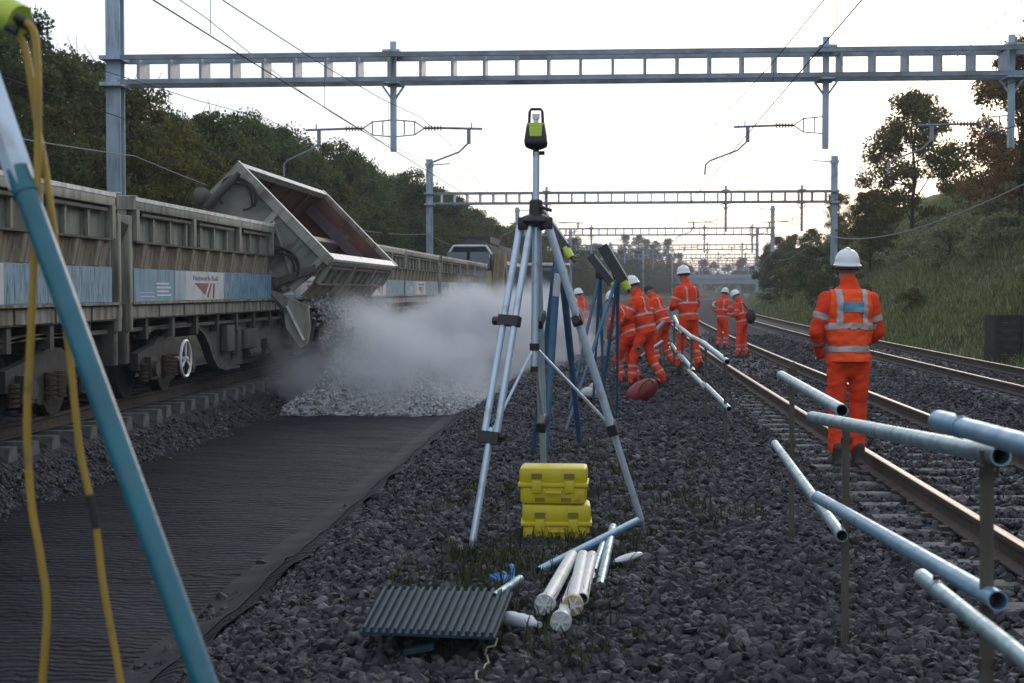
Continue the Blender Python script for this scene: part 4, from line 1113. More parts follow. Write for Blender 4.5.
# lower door arm hanging from the raised body
def wl(px, py, Y):
    p = at_y(px, py, Y); return (p.x - TX, p.z)
dy = 28.45 - 19.75
mb = MB(); mb.prism([wl(264, 288, 28.4), (wl(284, 296, 28.4)), wl(306, 306, 28.4), wl(308, 328, 28.4), wl(305, 344, 28.4), wl(298, 348, 28.4), wl(284, 328, 28.4), wl(282, 308, 28.4)], 'y', dy - 0.16, dy - 0.06)
da = mb.build('door_arm', 'wagon_paint', wtip)
a, b = wl(284, 306, 28.3), wl(301, 340, 28.3)
mb = MB(); mb.bar((a[0], dy - 0.20, a[1]), (b[0], dy - 0.20, b[1]), 0.06, 0.035); mb.build('worn_lit_edge', 'worn_lit_edge', da)
a, b = wl(243, 262, 28.4), wl(286, 312, 28.4)
mb = MB(); mb.bar((a[0], dy - 0.10, a[1]), (b[0], dy - 0.10, b[1]), 0.12, 0.16); mb.build('lifting_arm', 'wagon_frame', wtip)

# ---- locomotive
Y0 = 74.3
lo = thing('locomotive', 'dark blue diesel locomotive with a yellow-green front at the end of the train', 'locomotive', path(Y0, TX + 0.15, 0), -ang(Y0 + 8))
def loco_prof(w, zt):
    pr = [(-w, 1.1), (w, 1.1), (w, 2.75)]
    for t in range(9):
        a = R(lerp(12, 168, t / 8)); pr.append((w * 1.0 * math.cos(a) / math.cos(R(12)), 2.75 + (zt - 2.75) * (math.sin(a) - math.sin(R(12))) / (1 - math.sin(R(12)))))
    pr.append((-w, 2.75))
    return pr
mb = MB(); mb.prism(loco_prof(1.32, 4.22), 'y', 2.2, 20); mb.build('body', 'loco_blue', lo)
mb = MB(); pr = loco_prof(1.30, 4.2); pf = [(x * 0.93, lerp(z, min(z, 3.75), 1)) for x, z in pr]
n = len(pr); mb.add([(x, 2.2, z) for x, z in pr] + [(x, 0.9 if z > 3 else 0.0 + 0.0 * z, z) for x, z in pf], [tuple(range(n)), tuple(range(2 * n - 1, n - 1, -1))] + [(k, n + k, n + (k + 1) % n, (k + 1) % n) for k in range(n)])
cab = mb.build('cab', 'loco_blue', lo)
mb = MB(); mb.box(-1.15, 1.2, -0.035, 0.55, 1.15, 2.5); mb.build('front_panel', 'loco_yellow', cab)
for sx in (-1, 1):
    mb = MB(); mb.hexa([(sx * 0.08, 0.06, 2.62), (sx * 1.12, 0.06, 2.62), (sx * 1.05, 0.48, 3.45), (sx * 0.08, 0.48, 3.45), (sx * 0.08, 0.0, 2.62), (sx * 1.12, 0.0, 2.62), (sx * 1.05, 0.42, 3.45), (sx * 0.08, 0.42, 3.45)]); mb.build('windscreen', 'glass', cab)
    mb = MB(); mb.cyl((sx * 0.85, -0.08, 1.6), (sx * 0.85, 0.0, 1.6), 0.13, n=12); mb.build('headlight', 'white_paint', cab)
mb = MB(); mb.box(1.30, 1.335, 1.1, 1.9, 2.5, 3.2); mb.build('side_window', 'glass', cab)
mb = MB(); mb.box(1.305, 1.34, 2.3, 2.38, 1.3, 3.2); mb.box(1.305, 1.34, 2.75, 2.83, 1.3, 3.2); mb.build('handrail', 'white_paint', lo)
edge = [p for p in loco_prof(1.33, 4.24)[2:12]]
mb = MB(); mb.tube([(x, 2.15, z + 0.01) for x, z in edge], 0.05, 6); mb.build('roof_strip', 'white_paint', lo)
mb = MB(); mb.tube([(x * 0.955, 0.93, min(z, 3.77)) for x, z in edge if z > 2.9], 0.065, 6); mb.build('cab_edge_strip', 'white_paint', lo)
mb = MB(); mb.box(-0.7, 0.7, 4, 9, 4.0, 4.35); mb.build('roof_grille', 'loco_roof', lo)
mb = MB(); mb.box(1.33, 1.345, 4, 18, 2.9, 3.1); mb.build('side_stripe', 'white_paint', lo)
bogie(lo, 4.0); bogie(lo, 16.5)

# ---- grey tracked excavator working on the dug-out bed beside the locomotive
ex = thing('excavator', 'grey tracked excavator with a tan boom on the trackbed beside the locomotive', 'excavator', path(70, -3.75, -0.70), R(-4))
for sx in (-1, 1):
    mb = MB(); pr = [(-1.7, 0.25), (-1.45, 0.0), (1.45, 0.0), (1.7, 0.25), (1.7, 0.55), (1.4, 0.8), (-1.4, 0.8), (-1.7, 0.55)]; mb.prism(pr, 'x', sx * 1.35 - 0.25, sx * 1.35 + 0.25); mb.build('crawler_track', 'machine_dark', ex)
mb = MB(); mb.cbox(-1.35, 1.45, -1.6, 1.3, 0.95, 2.1, 0.08); mb.cyl((0, 0, 0.75), (0, 0, 0.96), 0.7, n=16); bd = mb.build('body', 'machine_grey', ex)
mb = MB(); mb.box(0.2, 1.42, -1.66, -1.605, 1.0, 1.35); mb.build('hazard_board', 'hazard_yellow', bd)
mb = MB(); mb.cbox(-0.2, 1.4, -0.6, 1.2, 2.1, 3.35, 0.08); cb = mb.build('cab', 'machine_grey', ex)
mb = MB(); mb.box(0.0, 1.2, -0.625, -0.605, 2.35, 3.15); mb.build('window', 'glass', cb)
mb = MB(); mb.cbox(-0.3, 1.5, -0.75, 1.35, 3.35, 3.5, 0.04); mb.build('cab_roof', 'off_white', cb)
mb = MB(); mb.bar((-1.5, 0.3, 1.7), (-1.5, -0.9, 3.9), 0.42, 0.5); mb.build('boom', 'tan_paint', ex)
mb = MB(); mb.bar((-1.5, -1.0, 4.0), (-1.62, -1.7, 1.5), 0.48, 0.5); mb.cyl((-1.48, -1.45, 3.9), (-1.62, -1.9, 2.2), 0.09, n=10); dip = mb.build('dipper_arm', 'tan_paint', ex)
mb = MB(); mb.cyl((-1.72, -1.85, 1.95), (-1.8, -2.05, 0.9), 0.07, n=10); mb.build('ram_rod', 'white_paint', dip)
mb = MB(); mb.prism([(-2.1, 1.4), (-1.5, 1.5), (-1.2, 0.8), (-1.7, 0.35), (-2.3, 0.7)], 'x', -2.3, -1.2); mb.build('bucket', 'machine_dark', ex)

# ---- heap of fresh ballast, falling stones and dust
def heap_z(off, s):
    ridge = np.clip(1 - np.abs(off + 5.0) / np.where(off > -5.0, 2.9, 0.75), 0, 1)
    along = np.clip((s - 26.2) / 3.2, 0, 1) * np.clip((40.5 - s) / 3.0, 0, 1)
    lay = 0.16 * np.clip((s - 26.2) / 0.35, 0, 1) * np.clip((52 - s) / 2, 0, 1)
    return -0.70 + lay + 1.35 * ridge ** 1.15 * along
offs = np.linspace(-5.72, -2.1, 60); ss = np.linspace(26.1, 52, 160)
O, S = np.meshgrid(offs, ss)
Z = heap_z(O, S) + 0.04 * np.sin(O * 7 + S * 5) * np.sin(S * 9 - O * 3) - 0.03
X, Yv = path_arr(S.ravel(), O.ravel())
idx = np.arange(O.size).reshape(O.shape)
q = np.stack([idx[:-1, :-1], idx[:-1, 1:], idx[1:, 1:], idx[1:, :-1]], -1).reshape(-1, 4)
M('fresh_base', (0.2, 0.205, 0.21), (0.36, 0.36, 0.37), scale=18, rough=0.95, bump=1.0, bscale=25)
hp = fast_mesh('ballast_heap', np.stack([X, Yv, Z.ravel()], 1), q, 'fresh_base', True)
tag(link('ballast_heap', hp), 'heap of pale fresh ballast building up under the raised wagon body', 'ballast heap')
n = 8000
off = rng.uniform(-5.7, -2.2, n); s = 26.25 + 22 * rng.uniform(0, 1, n) ** 1.6
x, y = path_arr(s, off)
p1 = np.stack([x, y, heap_z(off, s) + rng.uniform(-0.01, 0.03, n)], 1)
m_ = 7500
t = rng.uniform(0, 1, m_) ** 0.8
s2 = 28.7 + rng.uniform(0, 8.2, m_)
off2 = -5.62 + 0.95 * t + rng.normal(0, 0.07 + 0.16 * t, m_)
z2 = 1.28 - 1.5 * t ** 1.6 + rng.normal(0, 0.06, m_)
p2 = np.stack([off2 + 0.05, s2 - 0.25 * t + rng.normal(0, 0.1, m_), np.maximum(z2, heap_z(off2, s2))], 1)
scatter_stones('fresh_ballast_stones', np.concatenate([p1, p2]), np.concatenate([0.034 * rng.lognormal(0, 0.3, n), 0.030 * rng.lognormal(0, 0.35, m_)]), 'fresh_stone', 'pale grey ballast pouring out of the raised wagon body')
# dust: a bounded volume of pale powder
def dust(name, lo_, hi_, dens, label, seed, blobs):
    c = [(a + b) / 2 for a, b in zip(lo_, hi_)]
    mb = MB(); mb.box(lo_[0] - c[0], hi_[0] - c[0], lo_[1] - c[1], hi_[1] - c[1], lo_[2] - c[2], hi_[2] - c[2])
    m = bpy.data.materials.new(name); m.use_nodes = True
    nn, l = m.node_tree.nodes, m.node_tree.links
    nn.remove(nn['Principled BSDF'])
    v = nn.new('ShaderNodeVolumePrincipled'); v.inputs['Color'].default_value = (0.90, 0.92, 0.95, 1); v.inputs['Anisotropy'].default_value = 0.15
    l.new(v.outputs[0], nn['Material Output'].inputs['Volume'])
    tc = nn.new('ShaderNodeTexCoord')
    total = None
    nz0 = nn.new('ShaderNodeTexNoise'); nz0.inputs['Scale'].default_value = 0.75; nz0.inputs['Detail'].default_value = 4; nz0.inputs['Roughness'].default_value = 0.6
    l.new(tc.outputs['Object'], nz0.inputs['Vector'])
    for (bx, by, bz, rx, ry, rz, k) in blobs:
        mp = nn.new('ShaderNodeMapping'); mp.vector_type = 'TEXTURE'
        mp.inputs['Location'].default_value = (bx - c[0], by - c[1], bz - c[2]); mp.inputs['Scale'].default_value = (rx, ry, rz)
        l.new(tc.outputs['Object'], mp.inputs[0])
        ln = nn.new('ShaderNodeVectorMath'); ln.operation = 'LENGTH'; l.new(mp.outputs[0], ln.inputs[0])
        ad = nn.new('ShaderNodeMath'); ad.operation = 'MULTIPLY_ADD'; ad.inputs[1].default_value = -1.9; l.new(nz0.outputs[0], ad.inputs[0]); l.new(ln.outputs['Value'], ad.inputs[2])
        mr = nn.new('ShaderNodeMapRange'); mr.interpolation_type = 'SMOOTHSTEP'
        mr.inputs['From Min'].default_value = 0.05; mr.inputs['From Max'].default_value = -0.75; mr.inputs['To Min'].default_value = 0; mr.inputs['To Max'].default_value = k
        l.new(ad.outputs[0], mr.inputs['Value'])
        if total is None:
            total = mr.outputs[0]
        else:
            sm = nn.new('ShaderNodeMath'); sm.operation = 'ADD'; l.new(total, sm.inputs[0]); l.new(mr.outputs[0], sm.inputs[1]); total = sm.outputs[0]
    sc = nn.new('ShaderNodeMath'); sc.operation = 'MULTIPLY'; sc.inputs[1].default_value = dens
    l.new(total, sc.inputs[0]); l.new(sc.outputs[0], v.inputs['Density'])
    MATS[name] = m
    o = mb.build(name, name, loc=c, smooth=False)
    return structure(o, 'stuff', label)
dust('dust_cloud', (-7.2, 26.0, -0.66), (0.4, 46, 2.3), 1.0, 'pale dust drifting across the trackbed from the pouring ballast', 3,
     [(-4.0, 29.5, -0.15, 2.0, 3.6, 1.35, 1.5), (-3.2, 35, 0.1, 2.4, 5.0, 1.6, 2.4), (-2.0, 40, 0.2, 2.3, 4.0, 1.5, 2.4), (-5.7, 28.0, 0.0, 1.0, 1.4, 0.9, 0.35), (-4.7, 30.0, 0.6, 0.95, 3.2, 1.05, 1.0), (-3.6, 28.6, -0.5, 2.6, 2.6, 0.75, 0.8)])

# ================================================================== SITE EQUIPMENT
# ---- aluminium survey tripod with rotating laser
tx, ty = -0.36, 10.45
tz = gz(tx, ty)
tp = thing('survey_tripod', 'tall aluminium survey tripod with an elevating column, standing behind the yellow cases', 'tripod', (tx, ty, tz))
hub_z = at_y(536, 214, ty).z - tz
hx = at_y(536, 214, ty).x - tx
hb = Vector((hx, 0, hub_z))
mb = MB(); mb.lathe([(0.035, 0.10), (0.045, 0.09), (0.05, 0.0), (0.10, -0.02), (0.115, -0.05), (0.10, -0.075), (0.05, -0.09)], 16, Matrix.Translation(hb))
for a in (200, 330, 80):
    c = hb + Vector((0.095 * math.cos(R(a)), 0.095 * math.sin(R(a)), -0.06)); mb.cbox(c.x - 0.035, c.x + 0.035, c.y - 0.035, c.y + 0.035, c.z - 0.05, c.z + 0.035, 0.008)
mb.cyl(hb + Vector((0.03, -0.03, 0.05)), hb + Vector((0.11, -0.05, 0.02)), 0.012, n=8)
mb.build('tripod_head', 'black_plastic', tp)
mb = MB(); mb.cyl(hb + Vector((0, 0, 0.05)), hb + Vector((0.002, 0, 0.43)), 0.023, n=14); mb.cyl(hb + Vector((0, 0, -0.06)), hb + Vector((-0.012, 0, -1.06)), 0.025, n=14)
mb.build('elevating_column', 'alu', tp)
mb = MB(); mb.cyl(hb + Vector((-0.012, 0, -1.06)), hb + Vector((-0.012, 0, -1.10)), 0.026, n=10); mb.build('column_foot', 'black_plastic', tp)
mb = MB(); mb.cyl(hb + Vector((-0.010, 0, -0.90)), hb + Vector((-0.010, 0, -0.95)), 0.034, n=10); mb.build('column_collar', 'black_plastic', tp)
def ground_at(px, py):
    # walk along the ray until it meets the ground
    d = ray(px, py); t = 2.0
    while t < 80:
        p = Vector((0, 0, EYE)) + d * t
        if p.z < gz(p.x - shift(p.y), p.y):
            return p
        t += 0.01
    return p
def leg(foot, top, lat, name_mat='alu'):
    foot, top = foot - Vector((tx, ty, tz)), Vector(top)
    d = (foot - top).normalized()
    k = top.lerp(foot, 0.655)
    side = Vector(lat)
    l_ = MB()
    for q in (-1, 1):
        l_.cyl(top + side * q * 0.040, k + side * q * 0.046, 0.024, n=14)
    lg = l_.build('leg', 'alu', tp)
    m = MB(); m.bar(k - d * 0.03, k + d * 0.05, 0.15, 0.07, up=side.cross(d)); m.cyl(k + side * 0.07, k + side * 0.12, 0.026, n=8); m.build('leg_clamp', 'black_plastic', lg)
    m = MB(); m.cyl(top.lerp(foot, 0.63), foot - d * 0.07, 0.024, n=14); m.build('lower_leg', 'alu', lg)
    m = MB(); m.cyl(foot - d * 0.08, foot + d * 0.03, 0.025, 0.006, n=10); m.build('foot_spike', 'galv', lg)
    k2 = top.lerp(foot, 0.30)
    m = MB(); m.bar(k2 - d * 0.035, k2 + d * 0.035, 0.15, 0.07, up=side.cross(d)); m.cyl(k2 - side * 0.07, k2 - side * 0.12, 0.03, n=8); m.build('leg_bracket', 'black_plastic', lg)
    m = MB(); m.cyl(k, hb + Vector((-0.010, 0, -0.92)), 0.010, n=8); m.build('brace', 'alu', lg)
f1, f2 = ground_at(471, 551), ground_at(644, 529)
f3 = Vector((-0.43, 11.75, gz(-0.43, 11.75)))
leg(f1, hb + Vector((-0.075, -0.02, -0.08)), (0.93, -0.35, 0.0)); leg(f2, hb + Vector((0.085, -0.02, -0.08)), (0.1, 0.99, 0.0)); leg(f3, hb + Vector((0.0, 0.09, -0.08)), (0.15, 0.98, 0.1))
# rotating laser on top
lz = at_y(536, 148, ty)
ls = thing('rotating_laser', 'lime green and black rotating laser level on top of the survey tripod', 'laser level', lz)
mb = MB(); mb.lathe([(0.045, -0.01), (0.075, 0.0), (0.105, 0.012), (0.112, 0.04), (0.104, 0.075), (0.082, 0.15), (0.072, 0.157)], 4, Matrix.Rotation(R(45), 4, 'Z')); mb.build('base_housing', 'black_plastic', ls, angle=60)
for a in range(4):
    m = MB(); r_ = Matrix.Rotation(R(90 * a), 4, 'Z')
    m.hexa([r_ @ Vector(v) for v in ((-0.040, -0.077, 0.075), (0.040, -0.077, 0.075), (0.048, -0.062, 0.168), (-0.048, -0.062, 0.168), (-0.04, -0.040, 0.075), (0.04, -0.040, 0.075), (0.048, -0.030, 0.168), (-0.048, -0.030, 0.168))])
    m.build('lime_panel', 'lime_plastic', ls)
m = MB(); m.cyl((0, 0, 0.15), (0, 0, 0.235), 0.018, n=12); m.cyl((0, 0, 0.20), (0, 0, 0.235), 0.026, n=12); m.build('rotor', 'white_paint', ls)
m = MB()
m.tube([(-0.048, 0, 0.165), (-0.044, 0, 0.25), (-0.034, 0, 0.268), (0.034, 0, 0.268), (0.044, 0, 0.25), (0.048, 0, 0.165)], 0.010, 8); m.build('handle', 'black_plastic', ls)
m = MB(); m.cyl((0, 0, -0.06), (0, 0, 0.01), 0.022, n=10); m.cyl((0.0, 0, -0.035), (0.06, 0, -0.035), 0.014, n=8); m.build('mounting_knob', 'black_plastic', ls)

# ---- tripod site lights: blue legs, tilted light bar with lime ends, yellow cable
def light_bar(e, p_top, p_low, w=0.16, h=0.07, mat_d='black_plastic', cap=0.10):
    p_top, p_low = Vector(p_top), Vector(p_low)
    d = (p_low - p_top).normalized()
    n_ = Vector((0, -1, 0.25)); n_ = (n_ - d * n_.dot(d)).normalized()
    sd_ = d.cross(n_)
    b = MB(); b.bar(p_top, p_low, w, h, up=n_); hs = b.build('light_housing', mat_d, e)
    b = MB(); b.bar(p_top + d * 0.03 - sd_ * (w / 2 + 0.008), p_low - d * 0.03 - sd_ * (w / 2 + 0.008), 0.016, h * 1.02, up=n_); b.build('diffuser', 'diffuser', hs)
    b = MB(); b.cyl(p_low - d * 0.02, p_low + d * cap, w * 0.48, w * 0.40, n=12); b.build('end_cap', 'lime_plastic', hs)
    b = MB(); b.cyl(p_low + d * cap, p_low + d * (cap + 0.05), w * 0.16, n=10); b.build('cable_gland', 'black_plastic', hs)
    return hs
def site_light(label, apex, feet, top, low, legmat='blue_leg', r=0.024, w=0.16):
    base = Vector((apex[0], apex[1], gz(apex[0] - shift(apex[1]), apex[1])))
    e = thing('site_light', label, 'site light', base, 0, 'tripod site lights along the works')
    ap = Vector(apex) - base
    for f in feet:
        f = Vector(f) - base
        m = MB(); m.cyl(ap, ap.lerp(f, 0.55), r, n=12); m.cyl(ap.lerp(f, 0.5), f, r * 0.82, n=12); m.build('leg', legmat, e)
    m = MB(); m.lathe([(0.03, 0.08), (0.06, 0.06), (0.07, 0.0), (0.06, -0.06), (0.03, -0.08)], 12, Matrix.Translation(ap)); m.build('tripod_head', 'black_plastic', e)
    light_bar(e, Vector(top) - base, Vector(low) - base, w=w)
    return e
def gpt(x, y):
    return Vector((x, y, gz(x - shift(y), y)))
# behind the survey tripod
a2 = at_y(559, 243, 15.0)
sl2 = site_light('site light on blue legs directly behind the survey tripod', a2, [ground_at(544, 467), gpt(-0.22, 16.7), gpt(-0.72, 16.1)], at_y(536, 208, 15.0), at_y(566, 250, 14.8), r=0.038, w=0.09)
m = MB(); p0 = at_y(558, 274, 14.7); p1 = at_y(556, 296, 14.72); m.cyl(p0 - sl2.location, p1 - sl2.location, 0.034, n=12); m.build('pale_collar', 'off_white', sl2)
a3 = at_y(600, 274, 22.1)
sl3 = site_light('left one of the two site lights beside the crouching workers', a3, [gpt(-0.45, 21.7), gpt(-0.1, 22.9), gpt(0.06, 22.8)], at_y(590, 256, 21.9), at_y(612, 284, 21.9), w=0.10)
a4 = at_y(618, 275, 19.9)
sl4 = site_light('right one of the two site lights beside the crouching workers', a4, [ground_at(566, 430), gpt(0.0, 21.0), gpt(0.24, 21.1)], at_y(602, 246, 19.7), at_y(624, 283, 19.7), w=0.13)
# foreground light, cropped by the left edge
ay = 3.05
apex1 = at_y(-58, -10, ay + 0.1)
fl = thing('site_light', 'site light in the left foreground with a thick teal leg cut by the frame', 'site light', (apex1.x, apex1.y, -0.70), 0, 'tripod site lights along the works')
b0 = Vector(fl.location)
A = at_y(-58, -12, ay + 0.1) - b0; B = at_y(22, 182, ay) - b0; C = at_y(212, 702, ay - 0.35) - b0
d = (C - B).normalized()
m = MB(); m.bar(at_y(-42, -6, ay + 0.1) - b0, at_y(24, 188, ay) - b0, 0.052, 0.03); up = m.build('upper_leg', 'alu', fl)
m = MB(); m.cyl(B - d * 0.01, B + d * 1.75, 0.0235, n=24); m.build('leg', 'teal_leg', fl)
m = MB(); m.cyl(B - d * 0.03, B + d * 0.03, 0.026, n=20); m.build('leg_clamp', 'teal_leg', fl)
for (fx, fy) in ((-1.75, 3.5), (-1.3, 2.2)):
    m = MB(); m.cyl(A, Vector((fx, fy, -0.68)) - b0, 0.023, n=14); m.build('leg', 'teal_leg', fl)
m = MB(); m.lathe([(0.03, 0.08), (0.06, 0.06), (0.07, 0.0), (0.06, -0.06), (0.03, -0.08)], 12, Matrix.Translation(A)); m.build('tripod_head', 'black_plastic', fl)
p_t, p_l = at_y(-160, -62, ay + 0.25) - b0, at_y(12, 17, ay + 0.05) - b0
light_bar(fl, p_t, p_l - (p_l - p_t).normalized() * 0.06, w=0.085, h=0.05, cap=0.085)
for q, (px, py) in enumerate(((21, 19), (12, 29))):
    c = at_y(px, py, ay) - b0; m = MB(); m.cyl(c - Vector((0.012, 0, -0.005)), c + Vector((0.010, 0, -0.006)), 0.009, n=12); m.build('cable_socket', 'black_plastic', fl)
def cable(label, pts_px, Y, r, matname='cable_yellow', band=None):
    P = [at_y(px, py, Y + dy_) for px, py, dy_ in pts_px]
    # smooth by Catmull-Rom
    out = []
    for i in range(len(P) - 1):
        a, b, c, d_ = P[max(i - 1, 0)], P[i], P[i + 1], P[min(i + 2, len(P) - 1)]
        for k in range(8):
            t = k / 8
            out.append(0.5 * ((2 * b) + (c - a) * t + (2 * a - 5 * b + 4 * c - d_) * t * t + (3 * b - a - 3 * c + d_) * t ** 3))
    out.append(P[-1])
    m = MB(); m.tube(out, r, 10)
    o = tag(m.build('power_cable', matname), label, 'cable', 'yellow power cables')
    return o, out
cable('left yellow power cable hanging from the foreground site light', [(22, 20, 0), (33, 30, 0), (37, 60, 0), (38, 110, 0), (37, 200, 0), (31, 330, 0), (27, 420, 0), (31, 500, 0), (41, 560, 0), (47, 610, 0), (42, 690, 0), (40, 760, 0)], ay, 0.0078)
o2, pts2 = cable('right yellow power cable with a black tape band hanging by the teal leg', [(13, 30, 0), (24, 45, 0), (31, 80, 0), (38, 130, 0), (47, 180, 0), (60, 280, 0), (70, 360, 0), (80, 450, 0), (95, 520, 0), (104, 590, 0), (122, 690, 0), (130, 760, 0)], ay + 0.02, 0.0072)
i0 = min(range(len(pts2)), key=lambda i: abs(pts2[i].z - at_y(92, 500, ay).z)); i1 = min(range(len(pts2)), key=lambda i: abs(pts2[i].z - at_y(97, 532, ay).z))
m = MB(); m.tube(pts2[min(i0, i1):max(i0, i1) + 1], 0.0085, 10); m.build('tape_band', 'black_plastic', o2)

# ---- yellow instrument cases
def case(label, px0, px1, py_bot, Y, z0, hgt, rz):
    x0, x1 = at_y(px0, py_bot, Y).x, at_y(px1, py_bot, Y).x
    wd = x1 - x0; dp = 0.30
    e = thing('instrument_case', label, 'case', ((x0 + x1) / 2, Y, z0), rz, 'yellow instrument cases')
    hw = wd / 2; hs = hgt * 0.52
    m = MB(); m.cbox(-hw + 0.008, hw - 0.008, 0, dp, 0, hs, 0.025); bt = m.build('case_bottom', 'case_yellow', e)
    m = MB(); m.cbox(-hw, hw, -0.006, dp + 0.006, hs + 0.004, hgt, 0.028); ld = m.build('case_lid', 'case_yellow', e)
    m = MB(); m.cbox(-hw - 0.008, hw + 0.008, -0.014, dp + 0.014, hs - 0.014, hs + 0.016, 0.006); m.build('seam_band', 'case_yellow', e)
    for sx in (-0.24, 0.24):
        xx = sx * wd
        m = MB(); m.box(xx - 0.038, xx + 0.038, -0.012, -0.004, hs + 0.045, hs + 0.085); m.build('lid_recess_shade', 'case_recess_shade', ld)  # no hollow here: dark plate paints the shade of a recess
        m = MB(); m.cbox(xx - 0.034, xx + 0.034, -0.020, -0.010, hs - 0.055, hs + 0.035, 0.004); m.build('latch', 'case_yellow', e)
        m = MB(); m.box(xx * 0.8 - 0.035, xx * 0.8 + 0.035, -0.004, 0.002, 0.022, 0.048); m.build('base_recess_shade', 'case_recess_shade', bt)
    m = MB(); m.tube([(-0.06, -0.016, hs - 0.02), (-0.055, -0.030, hs - 0.05), (0.055, -0.030, hs - 0.05), (0.06, -0.016, hs - 0.02)], 0.009, 6); m.build('handle', 'case_yellow', e)
    return e
cy = ground_at(556, 541).y
zb = gz(at_y(556, 541, cy).x, cy) - 0.03
h1 = (at_y(556, 505, cy).z - zb)
case('lower yellow plastic instrument case of the stack, on the weeds', 522, 591, 541, cy, zb, h1, R(1.5))
case('upper yellow plastic instrument case of the stack', 519, 587, 506, cy, zb + h1 + 0.004, 0.265, R(-1.0))

# ---- loose tubes on the ground
def at_z(px, py, z):
    d_ = ray(px, py); return Vector((0, 0, EYE)) + d_ * ((z - EYE) / d_.z)
def end_cap(m, p0, p1, r, parent):
    pass
def loose_tube(label, a, b, r, matname, cap=None, hollow=True, lift=0.0, group='loose tubes on the ballast'):
    a, b = Vector(a), Vector(b)
    mid = (a + b) / 2
    e = thing('loose_tube', label, 'tube', mid, 0, group)
    a, b = a - mid, b - mid
    d = (b - a).normalized()
    m = MB()
    m.pipe(a, b, r, r * 0.86, 20); m.build('tube_wall', matname, e)
    if cap:
        r *= 1.38; m = MB(); m.cyl(a - d * 0.02, a + d * 0.03, r * 1.04, n=24); cp = m.build('end_cap', cap, e)
        x_, y_, _ = frame_of(d)
        for k in range(6):
            an = R(60 * k); m = MB(); m.bar(a - d * 0.026, a - d * 0.026 + (x_ * math.cos(an) + y_ * math.sin(an)) * r * 0.9, 0.008, 0.012); m.build('cap_rib', 'white_tube', cp)
    return e
def gpx(px, py, up):
    p = ground_at(px, py + 2); 
    p.z += up; return p
loose_tube('white capped tube on the left of the pile below the yellow cases', at_z(545, 604, -0.085), at_z(572, 556, -0.09), 0.038, 'white_tube', 'grey_cap')
loose_tube('white capped tube with an ochre end in the middle of the pile', at_z(573, 605, -0.085), at_z(583, 556, -0.09), 0.038, 'white_tube', 'ochre')
loose_tube('white tube on the right of the pile, resting against the ochre capped one', at_z(582, 599, -0.085), at_z(592, 556, -0.09), 0.034, 'white_tube')
loose_tube('grey capped tube underneath the white tube pile', at_z(561, 621, -0.115), at_z(579, 575, -0.11), 0.037, 'white_tube', 'grey_cap')
loose_tube('long blue tube lying across the top of the tube pile', at_z(538, 571, -0.12), at_z(637, 521, -0.02), 0.026, 'blue_tube')
loose_tube('pale teal tube standing out behind the white tubes on the right', at_z(600, 586, -0.12), at_z(613, 527, -0.06), 0.027, 'galv_tube')
loose_tube('thin teal tube half hidden between the white tubes and pale teal tube', at_z(590, 584, -0.13), at_z(604, 540, -0.08), 0.022, 'galv_tube')
loose_tube('short grey tube by the blue glove next to the ribbed grating', at_z(494, 597, -0.1), at_z(520, 579, -0.09), 0.024, 'galv_tube')
# white leaf-shaped plastic offcut
p = ground_at(628, 570); p.z += 0.05
m = MB(); m.ball((0, 0, 0.03), 0.1, (1.25, 0.30, 0.22), 16, 8); o = m.build('plastic_offcut', 'clear_plastic', loc=p, rot=(R(8), R(-6), R(42))); tag(o, 'white leaf-shaped plastic offcut on the ballast right of the tubes', 'offcut')
# bottle
p = ground_at(522, 630); p.z += 0.045
bt = thing('plastic_bottle', 'crumpled clear plastic bottle beside the ribbed grating', 'bottle', p, R(-40))
m = MB(); m.lathe([(0.01, -0.11), (0.038, -0.105), (0.042, -0.06), (0.037, -0.03), (0.042, 0.0), (0.036, 0.03), (0.040, 0.055), (0.018, 0.09), (0.014, 0.10)], 14, Matrix.Rotation(R(90), 4, 'Y')); m.build('bottle_body', 'clear_plastic', bt)
m = MB(); m.cyl((0.10, 0, 0), (0.125, 0, 0), 0.017, n=12); m.build('bottle_cap', 'off_white', bt)
# blue glove
p = ground_at(508, 586); p.z += 0.02
m = MB(); m.ball((0, 0, 0.02), 0.055, (0.9, 1.2, 0.4), 10, 6)
for k in range(4):
    m.tube([(-0.035 + 0.023 * k, 0.05, 0.02), (-0.045 + 0.03 * k, 0.10, 0.045 - 0.008 * k), (-0.05 + 0.033 * k, 0.135 - 0.01 * abs(k - 1.5), 0.02)], 0.012, 6)
m.tube([(0.04, 0.0, 0.02), (0.075, 0.03, 0.05), (0.085, 0.06, 0.06)], 0.013, 6)
tag(m.build('work_glove', 'blue_glove', loc=p, rot=(0, R(-20), R(35))), 'bright blue rubber glove lying among the weeds', 'glove')

